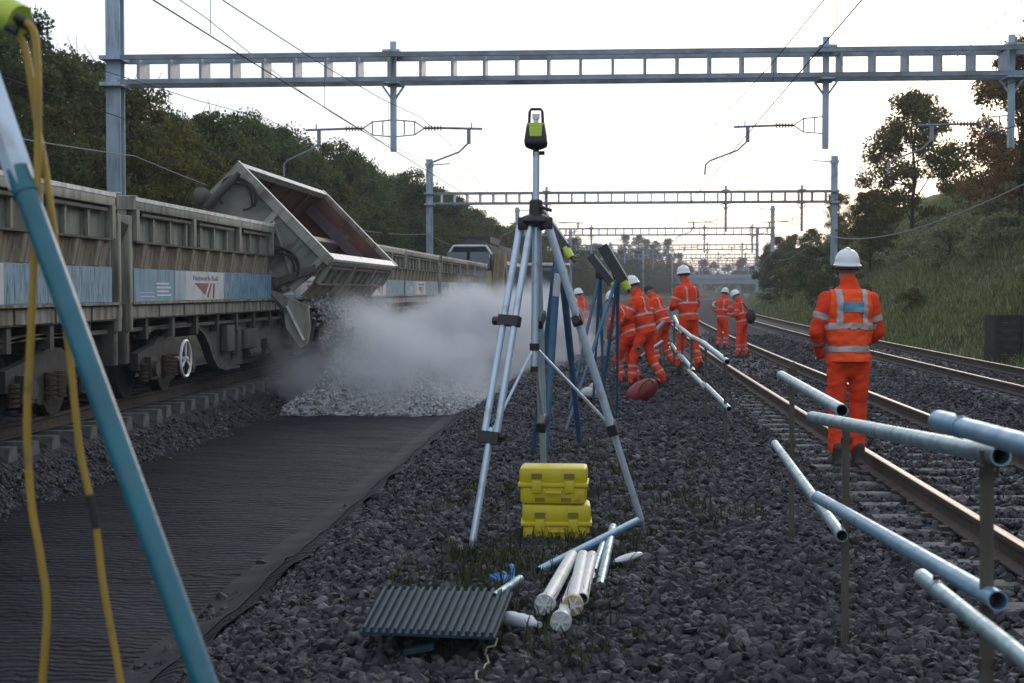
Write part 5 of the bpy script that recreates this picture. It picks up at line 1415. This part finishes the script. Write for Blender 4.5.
# ---- ribbed green grating panel propped on the ballast
c0, c1, c2, c3 = at_z(382, 592, -0.12), at_z(513, 594, -0.11), at_z(495, 640, -0.06), at_z(360, 634, -0.07)
gc = (c0 + c1 + c2 + c3) / 4
gr = thing('ribbed_panel', 'dark green ribbed plastic panel lying tilted on the ballast', 'panel', gc)
q = [c - gc for c in (c0, c1, c2, c3)]
nrm = (q[1] - q[0]).cross(q[3] - q[0]).normalized()
if nrm.z < 0: nrm = -nrm
m = MB(); m.hexa([q[3], q[2], q[1], q[0]] + [c + nrm * 0.012 for c in (q[3], q[2], q[1], q[0])]); m.build('base_sheet', 'grate_green', gr)
NR = 17
for k in range(NR):
    t0, t1 = (k + 0.25) / NR, (k + 0.75) / NR
    a0, a1 = q[0].lerp(q[1], t0), q[0].lerp(q[1], t1); b0_, b1_ = q[3].lerp(q[2], t0), q[3].lerp(q[2], t1)
    m = MB(); m.hexa([b0_ + nrm * 0.0125, b1_ + nrm * 0.0125, a1 + nrm * 0.0125, a0 + nrm * 0.0125, b0_.lerp(b1_, .15) + nrm * 0.034, b0_.lerp(b1_, .85) + nrm * 0.034, a0.lerp(a1, .85) + nrm * 0.034, a0.lerp(a1, .15) + nrm * 0.034]); m.build('rib', 'grate_green', gr)
# wooden wedge under it and a bit of twine
p = at_z(418, 641, -0.08)
m = MB(); m.hexa([(-0.07, 0, -0.07), (0.07, 0.03, -0.05), (0.07, 0.10, -0.05), (-0.07, 0.07, -0.07), (-0.07, 0, -0.055), (0.07, 0.03, -0.02), (0.07, 0.10, -0.02), (-0.07, 0.07, -0.055)]); tag(m.build('wedge', 'grate_green', loc=p, smooth=False), 'small green offcut wedged under the front edge of the ribbed panel', 'wedge')
pts = []
for k in range(25):
    t = k / 24; g = ground_at(lerp(504, 478, t) + 4 * math.sin(t * 19), lerp(622, 690, t)); g.z += 0.045 + 0.012 * math.sin(k * 2.1); pts.append(g)
m = MB(); m.tube(pts, 0.0045, 5); tag(m.build('twine', 'twine'), 'frayed piece of pale twine trailing over the ballast at the bottom', 'twine')

# ---- barrier of steel stakes and galvanised tubes beside the running track
def stake(px, Y, top_py, label, group='barrier stakes'):
    t = at_y(px, top_py, Y); g = gz(t.x - shift(Y), Y)
    e = thing('barrier_stake', label, 'stake', (t.x, t.y, g), 0, group)
    h = t.z - g
    ln = random.uniform(-0.015, 0.02)
    m = MB(); m.bar((ln, 0, -0.3), (0, 0, h), 0.035, 0.022, up=(0, 1, 0)); m.build('stake_shaft', 'stake', e)
    for zz in (h - 0.04, h * 0.55):
        m = MB(); m.tube([(-0.022, -0.035, zz), (-0.022, -0.02, zz - 0.03), (-0.02, 0.02, zz - 0.035), (0.02, 0.02, zz - 0.035), (0.022, -0.02, zz - 0.03), (0.022, -0.035, zz)], 0.006, 6); m.build('tube_hook', 'stake', e)
    return e
def rail_tube(a, b, r, label, matname='galv_tube', group='galvanised barrier tubes', notch=True):
    mid = (a + b) / 2
    e = thing('barrier_tube', label, 'tube', mid, 0, group)
    a, b = a - mid, b - mid
    d = (b - a).normalized(); L = (b - a).length
    m = MB(); m.pipe(a, a + d * 0.30, r * 1.0, r * 0.86, 24) if False else m.pipe(a + d * (0.22 if notch else 0), b, r, r * 0.85, 24)
    m.build('tube_wall', matname, e)
    if notch:
        m = MB(); m.pipe(a, a + d * 0.26, r * 1.13, r * 1.005, 24); m.build('socket', matname, e)
        x_, y_, _ = frame_of(d); c = a + d * 0.22 + Vector((0, 0, r * 1.1)); m = MB(); m.cyl(c, c + Vector((0, 0, 0.012)), 0.010, n=8); m.build('pin', 'rail_side', e)
    return e
stake(987, 4.30, 450, 'nearest rusty stake of the tube barrier, at the right edge')
stake(846, 7.40, 428, 'second stake of the tube barrier, carrying two tube ends')
stake(792, 10.60, 362, 'third stake of the tube barrier, left of the lone worker')
rail_tube(at_y(1001, 456, 4.22), at_y(812, 417, 7.55), 0.029, 'long upper barrier tube ending with an open mouth at the nearest stake', notch=False)
rail_tube(at_y(842, 410.5, 7.25), at_y(781, 375, 10.75), 0.031, 'upper barrier tube crossing in front of the legs of the lone worker', notch=False)
rail_tube(at_y(939, 421, 4.55), at_y(1330, 530, 2.3), 0.029, 'upper bluish barrier tube running out of the right edge', 'blue_tube')
rail_tube(at_y(998, 601, 4.20), at_y(817, 497, 7.60), 0.029, 'lower bluish barrier tube with its open mouth at the nearest stake', 'blue_tube', notch=False)
rail_tube(at_y(842, 536, 7.25), at_y(775, 444, 10.75), 0.030, 'lower barrier tube farther back, its open end at the second stake', notch=False)
rail_tube(at_y(922, 577, 4.75), at_y(1200, 800, 2.4), 0.023, 'lowest thin barrier tube leaving the bottom right edge')
YS = [17.2, 20.4, 23.6, 26.8, 30.0, 33.2, 36.4]
def bx(Y): return 1.42 + shift(Y)
for k, Y in enumerate(YS):
    g = gz(1.42, Y)
    e = thing('barrier_stake', ['nearest', 'second', 'third', 'fourth', 'fifth', 'sixth', 'farthest'][k] + ' thin stake of the far barrier in front of the standing gang', 'stake', (bx(Y), Y, g), 0, 'far barrier stakes')
    m = MB(); m.bar((random.uniform(-.03, .03), 0, -0.2), (0, 0, 1.02), 0.034, 0.025, up=(0, 1, 0)); m.build('stake_shaft', 'stake', e, key=None)
    if k < len(YS) - 1:
        Y2 = YS[k + 1]
        for hh, tg in ((0.98, 'upper'), (0.47, 'lower')):
            a = Vector((bx(Y) + random.uniform(-.05, .05), Y - 0.35, g + hh + random.uniform(-.10, .04))); b = Vector((bx(Y2) + random.uniform(-.08, .02), Y2 + 0.2, gz(1.42, Y2) + hh + random.uniform(-.08, .08)))
            rail_tube(a, b, 0.034, ['nearest ', 'second ', 'third ', 'fourth ', 'fifth ', 'farthest '][k] + tg + ' bright tube of the far barrier in front of the standing gang', 'galv_tube', 'far barrier tubes', notch=False)
# blue tubes leaning beside the gang
for (p0, p1, lb) in (((638, 349), (664, 322), 'upper blue tube leaning between the crouching and standing workers'), ((640, 358), (662, 342), 'lower blue tube leaning between the crouching and standing workers')):
    a, b = at_y(*p0, 25.4), at_y(*p1, 27.0); rail_tube(a, b, 0.035, lb, 'blue_leg', 'blue leaning tubes', notch=False)
loose_tube('short pale tube offcut on the ballast right of the red bag', at_y(646, 361, 26.0), at_y(653, 355, 26.2), 0.035, 'white_tube')
# bags
p = gpt(0.66, 23.7)
rb = thing('kit_bag', 'dark red holdall bag on the ballast at the feet of the crouching workers', 'bag', p + Vector((0, 0, 0.14)), R(25))
m = MB(); m.ball((0, 0, 0.02), 0.17, (1.75, 1.0, 0.98), 18, 10, Matrix.Rotation(R(-28), 3, 'Y')); m.build('bag_body', 'red_bag', rb)
m = MB(); m.tube([(-0.14, -0.16, 0.03), (-0.08, -0.19, 0.15), (0.05, -0.18, 0.22), (0.13, -0.15, 0.15)], 0.012, 6); m.build('strap', 'black_bag', rb)
m = MB(); m.ball((0.29, 0, 0.17), 0.05, (0.6, 1.3, 1.2), 10, 6, Matrix.Rotation(R(-28), 3, 'Y')); m.build('end_pocket', 'red_bag', rb)
p = gpt(-0.16, 23.0)
wb = thing('sack', 'crumpled white sack on the ballast behind the survey tripod leg', 'sack', p + Vector((0, 0, 0.08)), R(10))
m = MB(); m.ball((0, 0, 0.03), 0.15, (1.05, 0.8, 0.75), 14, 8); m.ball((0.07, 0.0, 0.13), 0.08, (1, 0.8, 0.9), 12, 7); m.build('sack_body', 'white_bag', wb)
m = MB(); m.ball((-0.06, -0.02, -0.03), 0.14, (1.2, 0.8, 0.5), 14, 8); m.build('sack_base', 'black_bag', wb)

# ================================================================== PEOPLE
def capsule(mb, a, b, ra, rb, n=10):
    a, b = Vector(a), Vector(b)
    mb.cyl(a, b, ra, rb, n=n); mb.ball(a, ra, n=n, m=6); mb.ball(b, rb, n=n, m=6)
def remeshed(mb, voxel, smooth, matname, wrinkle=0.0, wscale=9.0, seed=0.0):
    me = bpy.data.meshes.new('tmp'); me.from_pydata(mb.v, [], mb.f)
    bm = bmesh.new(); bm.from_mesh(me); bmesh.ops.recalc_face_normals(bm, faces=bm.faces[:]); bm.to_mesh(me); bm.free()
    o = bpy.data.objects.new('tmp', me); col.objects.link(o)
    m = o.modifiers.new('r', 'REMESH'); m.mode = 'VOXEL'; m.voxel_size = voxel; m.use_smooth_shade = True
    m = o.modifiers.new('s', 'SMOOTH'); m.iterations = smooth; m.factor = 0.5
    dg = bpy.context.evaluated_depsgraph_get()
    out = bpy.data.meshes.new_from_object(o.evaluated_get(dg))
    bpy.data.objects.remove(o); bpy.data.meshes.remove(me)
    if wrinkle:
        sd_ = Vector((seed, seed * 1.7, -seed))
        nrm = [v.normal.copy() for v in out.vertices]
        for v, nn in zip(out.vertices, nrm):
            c = v.co
            w = mnoise.noise(Vector((c.x * wscale, c.y * wscale, c.z * wscale * 1.9)) + sd_) + 0.5 * mnoise.noise(Vector((c.x * wscale * 2.3, c.y * wscale * 2.3, c.z * wscale * 3.6)) + sd_)
            v.co = c + nn * (w * wrinkle)
    out.materials.clear(); out.materials.append(MATS[matname])
    out.shade_smooth()
    return out
def band(src, centre, axis, half, radius, matname, offset=0.004, extra=None):
    """strip cut out of a garment between two planes, lifted slightly off it"""
    bm = bmesh.new(); bm.from_mesh(src)
    c, ax = Vector(centre), Vector(axis).normalized()
    for sgn in (1, -1):
        bmesh.ops.bisect_plane(bm, geom=bm.verts[:] + bm.edges[:] + bm.faces[:], plane_co=c + ax * half * sgn, plane_no=ax * sgn, clear_outer=True)
    for (pc, pn) in (extra or []):
        bmesh.ops.bisect_plane(bm, geom=bm.verts[:] + bm.edges[:] + bm.faces[:], plane_co=Vector(pc), plane_no=Vector(pn), clear_outer=True)
    kill = [v for v in bm.verts if ((v.co - c) - ax * (v.co - c).dot(ax)).length > radius]
    bmesh.ops.delete(bm, geom=kill, context='VERTS')
    if not bm.faces:
        bm.free(); return None
    bm.normal_update()
    # lift and give it thickness
    for v in bm.verts:
        v.co += v.normal * offset
    me = bpy.data.meshes.new('strip'); bm.to_mesh(me); bm.free()
    me.materials.clear(); me.materials.append(MATS[matname]); me.shade_smooth()
    return me
def hand(mb, wrist, d, side, thumb_dir, curl=0.6, grip=None):
    """palm and five separate curled fingers; d: direction of the hand, side: across the knuckles, palm faces d x side"""
    d = Vector(d).normalized(); side = Vector(side); side = (side - d * side.dot(d)).normalized()
    pn = Vector(thumb_dir); pn = (pn - d * pn.dot(d) - side * pn.dot(side))
    pn = pn.normalized() if pn.length > 1e-3 else d.cross(side)
    w = Vector(wrist)
    pc = w + d * 0.055
    for k in (-1, -0.33, 0.33, 1):
        capsule(mb, w + d * 0.005 + side * k * 0.018, w + d * 0.088 + side * k * 0.031, 0.016, 0.0135, 8)
    for k, L in ((-1.1, 0.066), (-0.37, 0.080), (0.37, 0.085), (1.1, 0.076)):
        b = w + d * 0.09 + side * k * 0.030
        a1 = curl; p1 = b + (d * math.cos(a1) + pn * math.sin(a1)) * L * 0.48
        a2 = curl * 2.1; p2 = p1 + (d * math.cos(a2) + pn * math.sin(a2)) * L * 0.34
        a3 = curl * 2.9; p3 = p2 + (d * math.cos(a3) + pn * math.sin(a3)) * L * 0.26
        capsule(mb, b, p1, 0.0102, 0.0098, 7); capsule(mb, p1, p2, 0.0095, 0.009, 7); capsule(mb, p2, p3, 0.0088, 0.008, 7)
    t0 = w + d * 0.03 + side * 0.03; t1 = t0 + (side * 0.6 + d * 0.6 + pn * 0.5).normalized() * 0.045; t2 = t1 + (d * 0.85 + pn * 0.6).normalized() * 0.034
    capsule(mb, t0, t1, 0.014, 0.0115, 7); capsule(mb, t1, t2, 0.011, 0.009, 7)
def rotx(v, a):
    c, s_ = math.cos(a), math.sin(a); return Vector((v[0], v[1] * c - v[2] * s_, v[1] * s_ + v[2] * c))
def person(label, loc, rz, H=1.78, bend=0.0, lean=0.0, head_pitch=0.0, head_yaw=0.0, elbows=None, wrists=None, knees=None, ankles=None, drop=0.0,
           vest=False, bag=False, hat='helmet_white', fine=False, seed=1.0, held=None):
    e = thing('person', label, 'person', loc, rz, 'workers in orange')
    k_ = H / 1.78
    hip = Vector((0, 0, 0.93 - drop))
    def T(v):      # torso space (origin at hip) -> body space
        v = rotx(Vector(v), -R(bend)); v = Matrix.Rotation(R(lean), 3, 'Y') @ v; return hip + v
    shl = {s_: T((s_ * 0.185, 0.0, 0.465)) for s_ in (-1, 1)}
    elbows = elbows or {-1: (-0.265, -0.03, 0.22), 1: (0.265, -0.03, 0.22)}
    wrists = wrists or {-1: (-0.25, 0.10, 0.0), 1: (0.25, 0.10, 0.0)}
    elb = {s_: T(elbows[s_]) for s_ in (-1, 1)}; wri = {s_: T(wrists[s_]) for s_ in (-1, 1)}
    hips = {s_: hip + Vector((s_ * 0.095, 0, -0.02)) for s_ in (-1, 1)}
    knees = knees or {-1: (-0.115, 0.03, 0.49), 1: (0.115, 0.03, 0.49)}
    ankles = ankles or {-1: (-0.125, -0.02, 0.09), 1: (0.125, -0.02, 0.09)}
    kn = {s_: Vector(knees[s_]) for s_ in (-1, 1)}; an = {s_: Vector(ankles[s_]) for s_ in (-1, 1)}
    neck0, neck1 = T((0, -0.01, 0.54)), T((0, 0.015, 0.64))
    hm = Matrix.Rotation(R(lean), 3, 'Y') @ Matrix.Rotation(-R(bend * 0.6 + head_pitch), 3, 'X') @ Matrix.Rotation(R(head_yaw), 3, 'Z')
    hc = neck1 + hm @ Vector((0, 0.02, 0.085))
    def HD(v): return hc + hm @ Vector(v)
    # continuous body
    b = MB()
    b.ball(HD((0, 0.0, 0.03)), 0.10, (0.76, 0.96, 1.02), 16, 12, hm); b.ball(HD((0, 0.03, -0.055)), 0.066, (0.86, 0.95, 0.95), 12, 8, hm)
    capsule(b, HD((0, 0.092, 0.015)), HD((0, 0.112, -0.022)), 0.010, 0.014, 8)
    for s_ in (-1, 1):
        b.ball(HD((s_ * 0.076, -0.012, 0.0)), 0.028, (0.35, 0.75, 1.1), 8, 6, hm)
        capsule(b, HD((s_ * 0.018, 0.088, 0.028)), HD((s_ * 0.05, 0.076, 0.028)), 0.010, 0.008, 6)
    capsule(b, HD((-0.018, 0.088, -0.062)), HD((0.018, 0.088, -0.062)), 0.008, 0.008, 6)
    capsule(b, neck0, HD((0, -0.01, -0.05)), 0.058, 0.055, 12)
    b.ball(T((0, 0, 0.38)), 0.17, (0.95, 0.62, 1.05), 14, 10); b.ball(T((0, 0, 0.15)), 0.15, (0.95, 0.66, 1.2), 14, 10); b.ball(hip + Vector((0, -0.01, 0)), 0.15, (1.0, 0.72, 0.85), 14, 10)
    for s_ in (-1, 1):
        capsule(b, shl[s_], elb[s_], 0.052, 0.040); capsule(b, elb[s_], wri[s_], 0.040, 0.026)
        capsule(b, T((s_ * 0.08, 0, 0.49)), shl[s_], 0.06, 0.056)
        capsule(b, hips[s_], kn[s_], 0.080, 0.055); capsule(b, kn[s_], an[s_], 0.054, 0.036)
        capsule(b, an[s_] + Vector((0, -0.03, -0.05)), an[s_] + Vector((0, 0.13, -0.055)), 0.034, 0.028)
        d = (wri[s_] - elb[s_]).normalized()
        hand(b, wri[s_] - d * 0.005, d, T((-s_, 0.3, 0)) - hip, T((-s_, 0.2, 0.2)) - hip, 0.55)
    body = link('body', remeshed(b, 0.009 if fine else 0.014, 2, 'skin'), e)
    for s_ in (-1, 1):
        m = MB(); m.ball(HD((s_ * 0.033, 0.082, 0.008)), 0.011, n=8, m=6); m.build('eye', 'eye', body)
    # clothing
    vx = 0.013 if fine else 0.017
    j = MB()
    j.ball(T((0, 0, 0.40)), 0.20, (1.02, 0.74, 0.98), 16, 10); j.ball(T((0, 0.0, 0.20)), 0.19, (1.02, 0.78, 1.15), 16, 10)
    capsule(j, T((0, 0, 0.34)), T((0, 0, -0.08)), 0.15, 0.165, 14); capsule(j, T((0, 0, 0.0)), T((0, -0.005, -0.12)), 0.165, 0.172, 16)
    j.ball(T((0, 0, -0.10)), 0.185, (1.10, 0.86, 0.55), 16, 10)
    capsule(j, T((0, -0.01, 0.50)), T((0, 0.0, 0.61)), 0.085, 0.078, 14)
    for s_ in (-1, 1):
        capsule(j, T((s_ * 0.05, -0.01, 0.50)), shl[s_], 0.075, 0.072); capsule(j, shl[s_], elb[s_], 0.076, 0.064); capsule(j, elb[s_], elb[s_].lerp(wri[s_], 0.93), 0.066, 0.050)
    jm = remeshed(j, vx, 5, 'orange_cloth', 0.011, 10, seed)
    # cut the jacket off cleanly at the hem, leaving the arms whole
    bm = bmesh.new(); bm.from_mesh(jm)
    up0 = (T((0, 0, 1)) - hip).normalized(); hemc = T((0, 0, -0.055))
    low = [v for v in bm.verts if (v.co - hemc).dot(up0) < 0.02 and ((v.co - hemc) - up0 * (v.co - hemc).dot(up0)).length < 0.245 and all((v.co - w_).length > 0.13 for w_ in (wri[-1], wri[1]))]
    fl_ = [f for f in bm.faces if all(v in set(low) for v in f.verts)] if False else list({f for v in low for f in v.link_faces})
    ed_ = list({e_ for f in fl_ for e_ in f.edges}); vt_ = list({v for f in fl_ for v in f.verts})
    bmesh.ops.bisect_plane(bm, geom=vt_ + ed_ + fl_, plane_co=hemc, plane_no=-up0, clear_outer=True)
    bm.to_mesh(jm); bm.free()
    jk = link('jacket', jm, e)
    t = MB()
    t.ball(hip + Vector((0, -0.01, 0.0)), 0.165, (1.0, 0.80, 1.0), 14, 10)
    capsule(t, hip + Vector((0, -0.01, 0.02)), hip + Vector((0, -0.01, -0.10)), 0.13, 0.10, 12)
    for s_ in (-1, 1):
        capsule(t, hips[s_], kn[s_], 0.096, 0.076, 12); capsule(t, kn[s_], an[s_] + Vector((0, 0, 0.03)), 0.076, 0.070, 12)
    tm = remeshed(t, vx, 5, 'orange_cloth', 0.012, 9, seed + 3); tr = link('trousers', tm, e)
    for s_ in (-1, 1):
        m = MB(); a = an[s_]
        capsule(m, a + Vector((0, -0.03, 0.06)), a + Vector((0, -0.02, -0.03)), 0.056, 0.054); capsule(m, a + Vector((0, -0.04, -0.045)), a + Vector((0, 0.15, -0.05)), 0.042, 0.042)
        m.box(a.x - 0.045, a.x + 0.045, a.y - 0.085, a.y + 0.19, a.z - 0.09, a.z - 0.06)
        link('boot', remeshed(m, 0.014, 2, 'boot_black'), e)
    # reflective strips
    up_t = T((0, 0, 1)) - hip
    SW = 0.025 if fine else 0.016
    for z_, hw in ((0.05, SW), (0.24, SW)):
        me = band(jm, T((0, 0, z_)), up_t, hw, 0.235, 'reflective', 0.014 if vest else 0.005)
        if me: link('reflective_strip', me, jk)
    for s_ in (-1, 1):
        for u, a_, b_ in ((0.55, shl[s_], elb[s_]), (0.45, elb[s_], wri[s_])):
            c = a_.lerp(b_, u); me = band(jm, c, b_ - a_, SW, 0.10, 'reflective')
            if me: link('reflective_strip', me, jk)
        for u in (0.35, 0.62)[:2 if not fine else 1]:
            c = kn[s_].lerp(an[s_], u); me = band(tm, c, an[s_] - kn[s_], SW, 0.125, 'reflective')
            if me: link('reflective_strip', me, tr)
    sx = T((1, 0, 0)) - hip
    fw = T((0, 1, 0)) - hip
    if vest:
        # waistcoat: the jacket torso lifted, without sleeves
        bm = bmesh.new(); bm.from_mesh(jm)
        for s_ in (-1, 1):
            bmesh.ops.bisect_plane(bm, geom=bm.verts[:] + bm.edges[:] + bm.faces[:], plane_co=T((s_ * 0.172, 0, 0.45)), plane_no=(sx * s_ - up_t * 0.10 * -1).normalized(), clear_outer=True)
        bmesh.ops.bisect_plane(bm, geom=bm.verts[:] + bm.edges[:] + bm.faces[:], plane_co=T((0, 0, 0.545)), plane_no=up_t, clear_outer=True)
        bmesh.ops.bisect_plane(bm, geom=bm.verts[:] + bm.edges[:] + bm.faces[:], plane_co=T((0, 0, -0.062)), plane_no=-up_t, clear_outer=True)
        bm.normal_update()
        for v in bm.verts: v.co += v.normal * 0.009
        vm = bpy.data.meshes.new('vest'); bm.to_mesh(vm); bm.free(); vm.materials.clear(); vm.materials.append(MATS['orange_vest']); vm.shade_smooth()
        vt = link('vest', vm, e)
        for s_ in (-1, 1):
            me = band(vm, T((s_ * 0.105, 0, 0.3)), sx, 0.024, 0.6, 'reflective', 0.006, extra=[(T((0, 0, 0.24)), -up_t)])
            if me: link('reflective_strip', me, vt)
        me = band(vm, T((0, -0.1, 0.40)), up_t, 0.042, 0.30, 'patch_blue', 0.010, extra=[(T((0.085, 0, 0)), sx), (T((-0.085, 0, 0)), -sx), (T((0, -0.05, 0)), fw)])
        if me: link('back_patch', me, vt)
    else:
        for s_ in (-1, 1):
            me = band(jm, T((s_ * 0.10, 0, 0.3)), sx, 0.014, 0.6, 'reflective', 0.005, extra=[(T((0, 0, 0.25)), -up_t), (T((0, 0, 0.52)), up_t)])
            if me: link('reflective_strip', me, jk)
    # head gear
    hmat = Matrix.Translation(HD((0, -0.002, 0.040))) @ (Matrix.Rotation(R(6), 3, 'X')).to_4x4() @ hm.to_4x4() @ Matrix.Diagonal((0.81, 0.98, 1.02, 1))
    m = MB()
    if hat == 'helmet_white':
        prof = [(0.128, -0.012), (0.140, -0.010), (0.141, -0.002), (0.127, 0.004), (0.124, 0.03), (0.115, 0.065), (0.096, 0.095), (0.066, 0.116), (0.03, 0.126), (0.002, 0.128)]
        m.lathe(prof, 28, hmat)
        h_ = m.build('helmet', hat, e, angle=60)
        m = MB(); m.hexa([hmat @ Vector(v) for v in ((-0.085, 0.105, -0.016), (0.085, 0.105, -0.016), (0.06, 0.175, -0.022), (-0.06, 0.175, -0.022), (-0.085, 0.105, -0.006), (0.085, 0.105, -0.006), (0.06, 0.175, -0.014), (-0.06, 0.175, -0.014))]); m.build('peak', hat, h_)
        m = MB()
        m.tube([hmat @ Vector((0, 0.118 * math.cos(R(a)), 0.006 + 0.126 * math.sin(R(a)))) for a in range(15, 170, 12)], 0.012, 6); m.build('crown_ridge', hat, h_)
        m = MB(); m.tube([hmat @ Vector((0.118 * math.cos(R(a)), -0.118 * math.sin(R(a)), -0.028)) for a in range(0, 181, 15)], 0.013, 6); m.build('headband', 'black_plastic', h_)
    else:
        m.lathe([(0.105, -0.02), (0.108, 0.0), (0.103, 0.04), (0.085, 0.075), (0.05, 0.097), (0.003, 0.102)], 18, hmat); m.build('woollen_hat', hat, e, angle=60)
    if bag:
        m = MB(); m.ball(T((0.06, -0.24, 0.12)), 0.16, (1.0, 0.75, 1.25), 14, 10); link('shoulder_bag', remeshed(m, 0.02, 2, 'black_bag', 0.012, 8, 2), e)
        m = MB(); m.tube([T((0.05, -0.20, 0.28)), T((-0.08, -0.15, 0.47)), T((-0.13, 0.0, 0.57)), T((-0.06, 0.15, 0.42)), T((0.1, 0.17, 0.2))], 0.014, 6); m.build('bag_strap', 'black_bag', e)
    e.scale = (k_, k_, k_)
    return e
def onground(x, y):
    return (x, y, gz(x - shift(y), y) + 0.02)
# lone worker on the right, back to the camera
p = at_y(848, 455, 14.0)
person('lone worker in a hi-vis waistcoat with a blue back patch, seen from behind', (p.x, 14.0, -0.07), R(6), H=1.95, bend=2, vest=True, fine=True, seed=1.3, head_yaw=8,
       elbows={-1: (-0.275, 0.0, 0.21), 1: (0.262, 0.05, 0.20)}, wrists={-1: (-0.20, 0.19, 0.03), 1: (0.15, 0.22, 0.06)}, knees={-1: (-0.098, 0.02, 0.49), 1: (0.098, 0.06, 0.49)}, ankles={-1: (-0.10, -0.03, 0.09), 1: (0.092, 0.05, 0.09)})
# pair up the line on the near running track
person('worker with a black shoulder bag on the near track, looking down at his hands', onground(3.62, 38.5), R(62), H=1.74, bend=10, head_pitch=24, bag=True, seed=5.1,
       elbows={-1: (-0.26, 0.02, 0.22), 1: (0.26, 0.02, 0.22)}, wrists={-1: (-0.06, 0.27, 0.26), 1: (0.08, 0.28, 0.26)}, knees={-1: (-0.11, 0.06, 0.49), 1: (0.11, 0.01, 0.49)}, ankles={-1: (-0.12, 0.06, 0.09), 1: (0.12, -0.06, 0.09)})
person('worker partly hidden behind the one with the black shoulder bag', onground(3.52, 43.5), R(-40), H=1.78, bend=6, head_pitch=10, seed=6.4,
       elbows={-1: (-0.26, 0.0, 0.22), 1: (0.26, 0.0, 0.22)}, wrists={-1: (-0.10, 0.26, 0.2), 1: (0.10, 0.26, 0.2)})
# standing pair by the far barrier
person('tall standing worker by the far barrier, arms forward, turned away', (1.64, 28.0, gz(1.6, 28.0) + 0.05), R(38), H=1.95, bend=7, head_pitch=8, seed=2.2,
       elbows={-1: (-0.27, 0.05, 0.22), 1: (0.26, 0.06, 0.22)}, wrists={-1: (-0.12, 0.28, 0.17), 1: (0.12, 0.30, 0.20)}, knees={-1: (-0.12, 0.05, 0.49), 1: (0.12, -0.02, 0.49)}, ankles={-1: (-0.15, 0.06, 0.09), 1: (0.14, -0.12, 0.09)})
person('stooping worker in a dark woollen hat behind the tall standing one', (1.33, 31.6, gz(1.3, 31.6) + 0.02), R(60), H=1.80, bend=24, head_pitch=12, hat='boot_black', seed=7.7,
       elbows={-1: (-0.27, 0.08, 0.22), 1: (0.26, 0.08, 0.22)}, wrists={-1: (-0.12, 0.30, 0.05), 1: (0.12, 0.30, 0.05)}, knees={-1: (-0.12, 0.16, 0.47), 1: (0.12, 0.05, 0.48)}, ankles={-1: (-0.14, 0.05, 0.09), 1: (0.14, -0.14, 0.09)})
# pair bending by the site lights
person('worker bending forward in mid stride beside the red bag', (0.78, 25.6, gz(0.78, 25.6) + 0.03), R(66), H=1.92, bend=15, head_pitch=14, lean=0, seed=3.8,
       elbows={-1: (-0.28, 0.12, 0.25), 1: (0.28, 0.12, 0.25)}, wrists={-1: (-0.10, 0.34, 0.17), 1: (0.12, 0.36, 0.20)}, knees={-1: (-0.11, 0.16, 0.48), 1: (0.11, -0.02, 0.48)}, ankles={-1: (-0.13, 0.18, 0.09), 1: (0.13, -0.26, 0.10)}, drop=0.02)
person('worker stooping behind the striding one, close to the site lights', (0.52, 26.6, gz(0.52, 26.6) + 0.02), R(58), H=1.76, bend=26, head_pitch=10, seed=4.9,
       elbows={-1: (-0.28, 0.12, 0.25), 1: (0.28, 0.10, 0.25)}, wrists={-1: (-0.12, 0.34, 0.12), 1: (0.14, 0.34, 0.14)}, knees={-1: (-0.12, 0.18, 0.47), 1: (0.12, 0.08, 0.47)}, ankles={-1: (-0.14, 0.06, 0.09), 1: (0.14, -0.12, 0.09)}, drop=0.03)
person('distant worker glimpsed behind the survey tripod leg', onground(-0.42, 38.5), R(70), H=1.74, bend=8, head_pitch=10, seed=8.2,
       elbows={-1: (-0.26, 0.02, 0.22), 1: (0.26, 0.02, 0.22)}, wrists={-1: (-0.12, 0.27, 0.12), 1: (0.12, 0.27, 0.14)})

# ================================================================== AIR
def haze(density):
    lo_, hi_ = (-1300, -80, -2.0), (1950, 3650, 36.0)
    mb = MB(); mb.box(lo_[0], hi_[0], lo_[1], hi_[1], lo_[2], hi_[2])
    m = bpy.data.materials.new('haze'); m.use_nodes = True
    nn, l = m.node_tree.nodes, m.node_tree.links
    nn.remove(nn['Principled BSDF'])
    v = nn.new('ShaderNodeVolumePrincipled'); v.inputs['Color'].default_value = (0.93, 0.94, 0.96, 1); v.inputs['Density'].default_value = density
    l.new(v.outputs[0], nn['Material Output'].inputs['Volume'])
    MATS['haze'] = m
    structure(mb.build('haze', 'haze', smooth=False), 'stuff', 'thin morning haze in the cutting')
haze(0.0005)
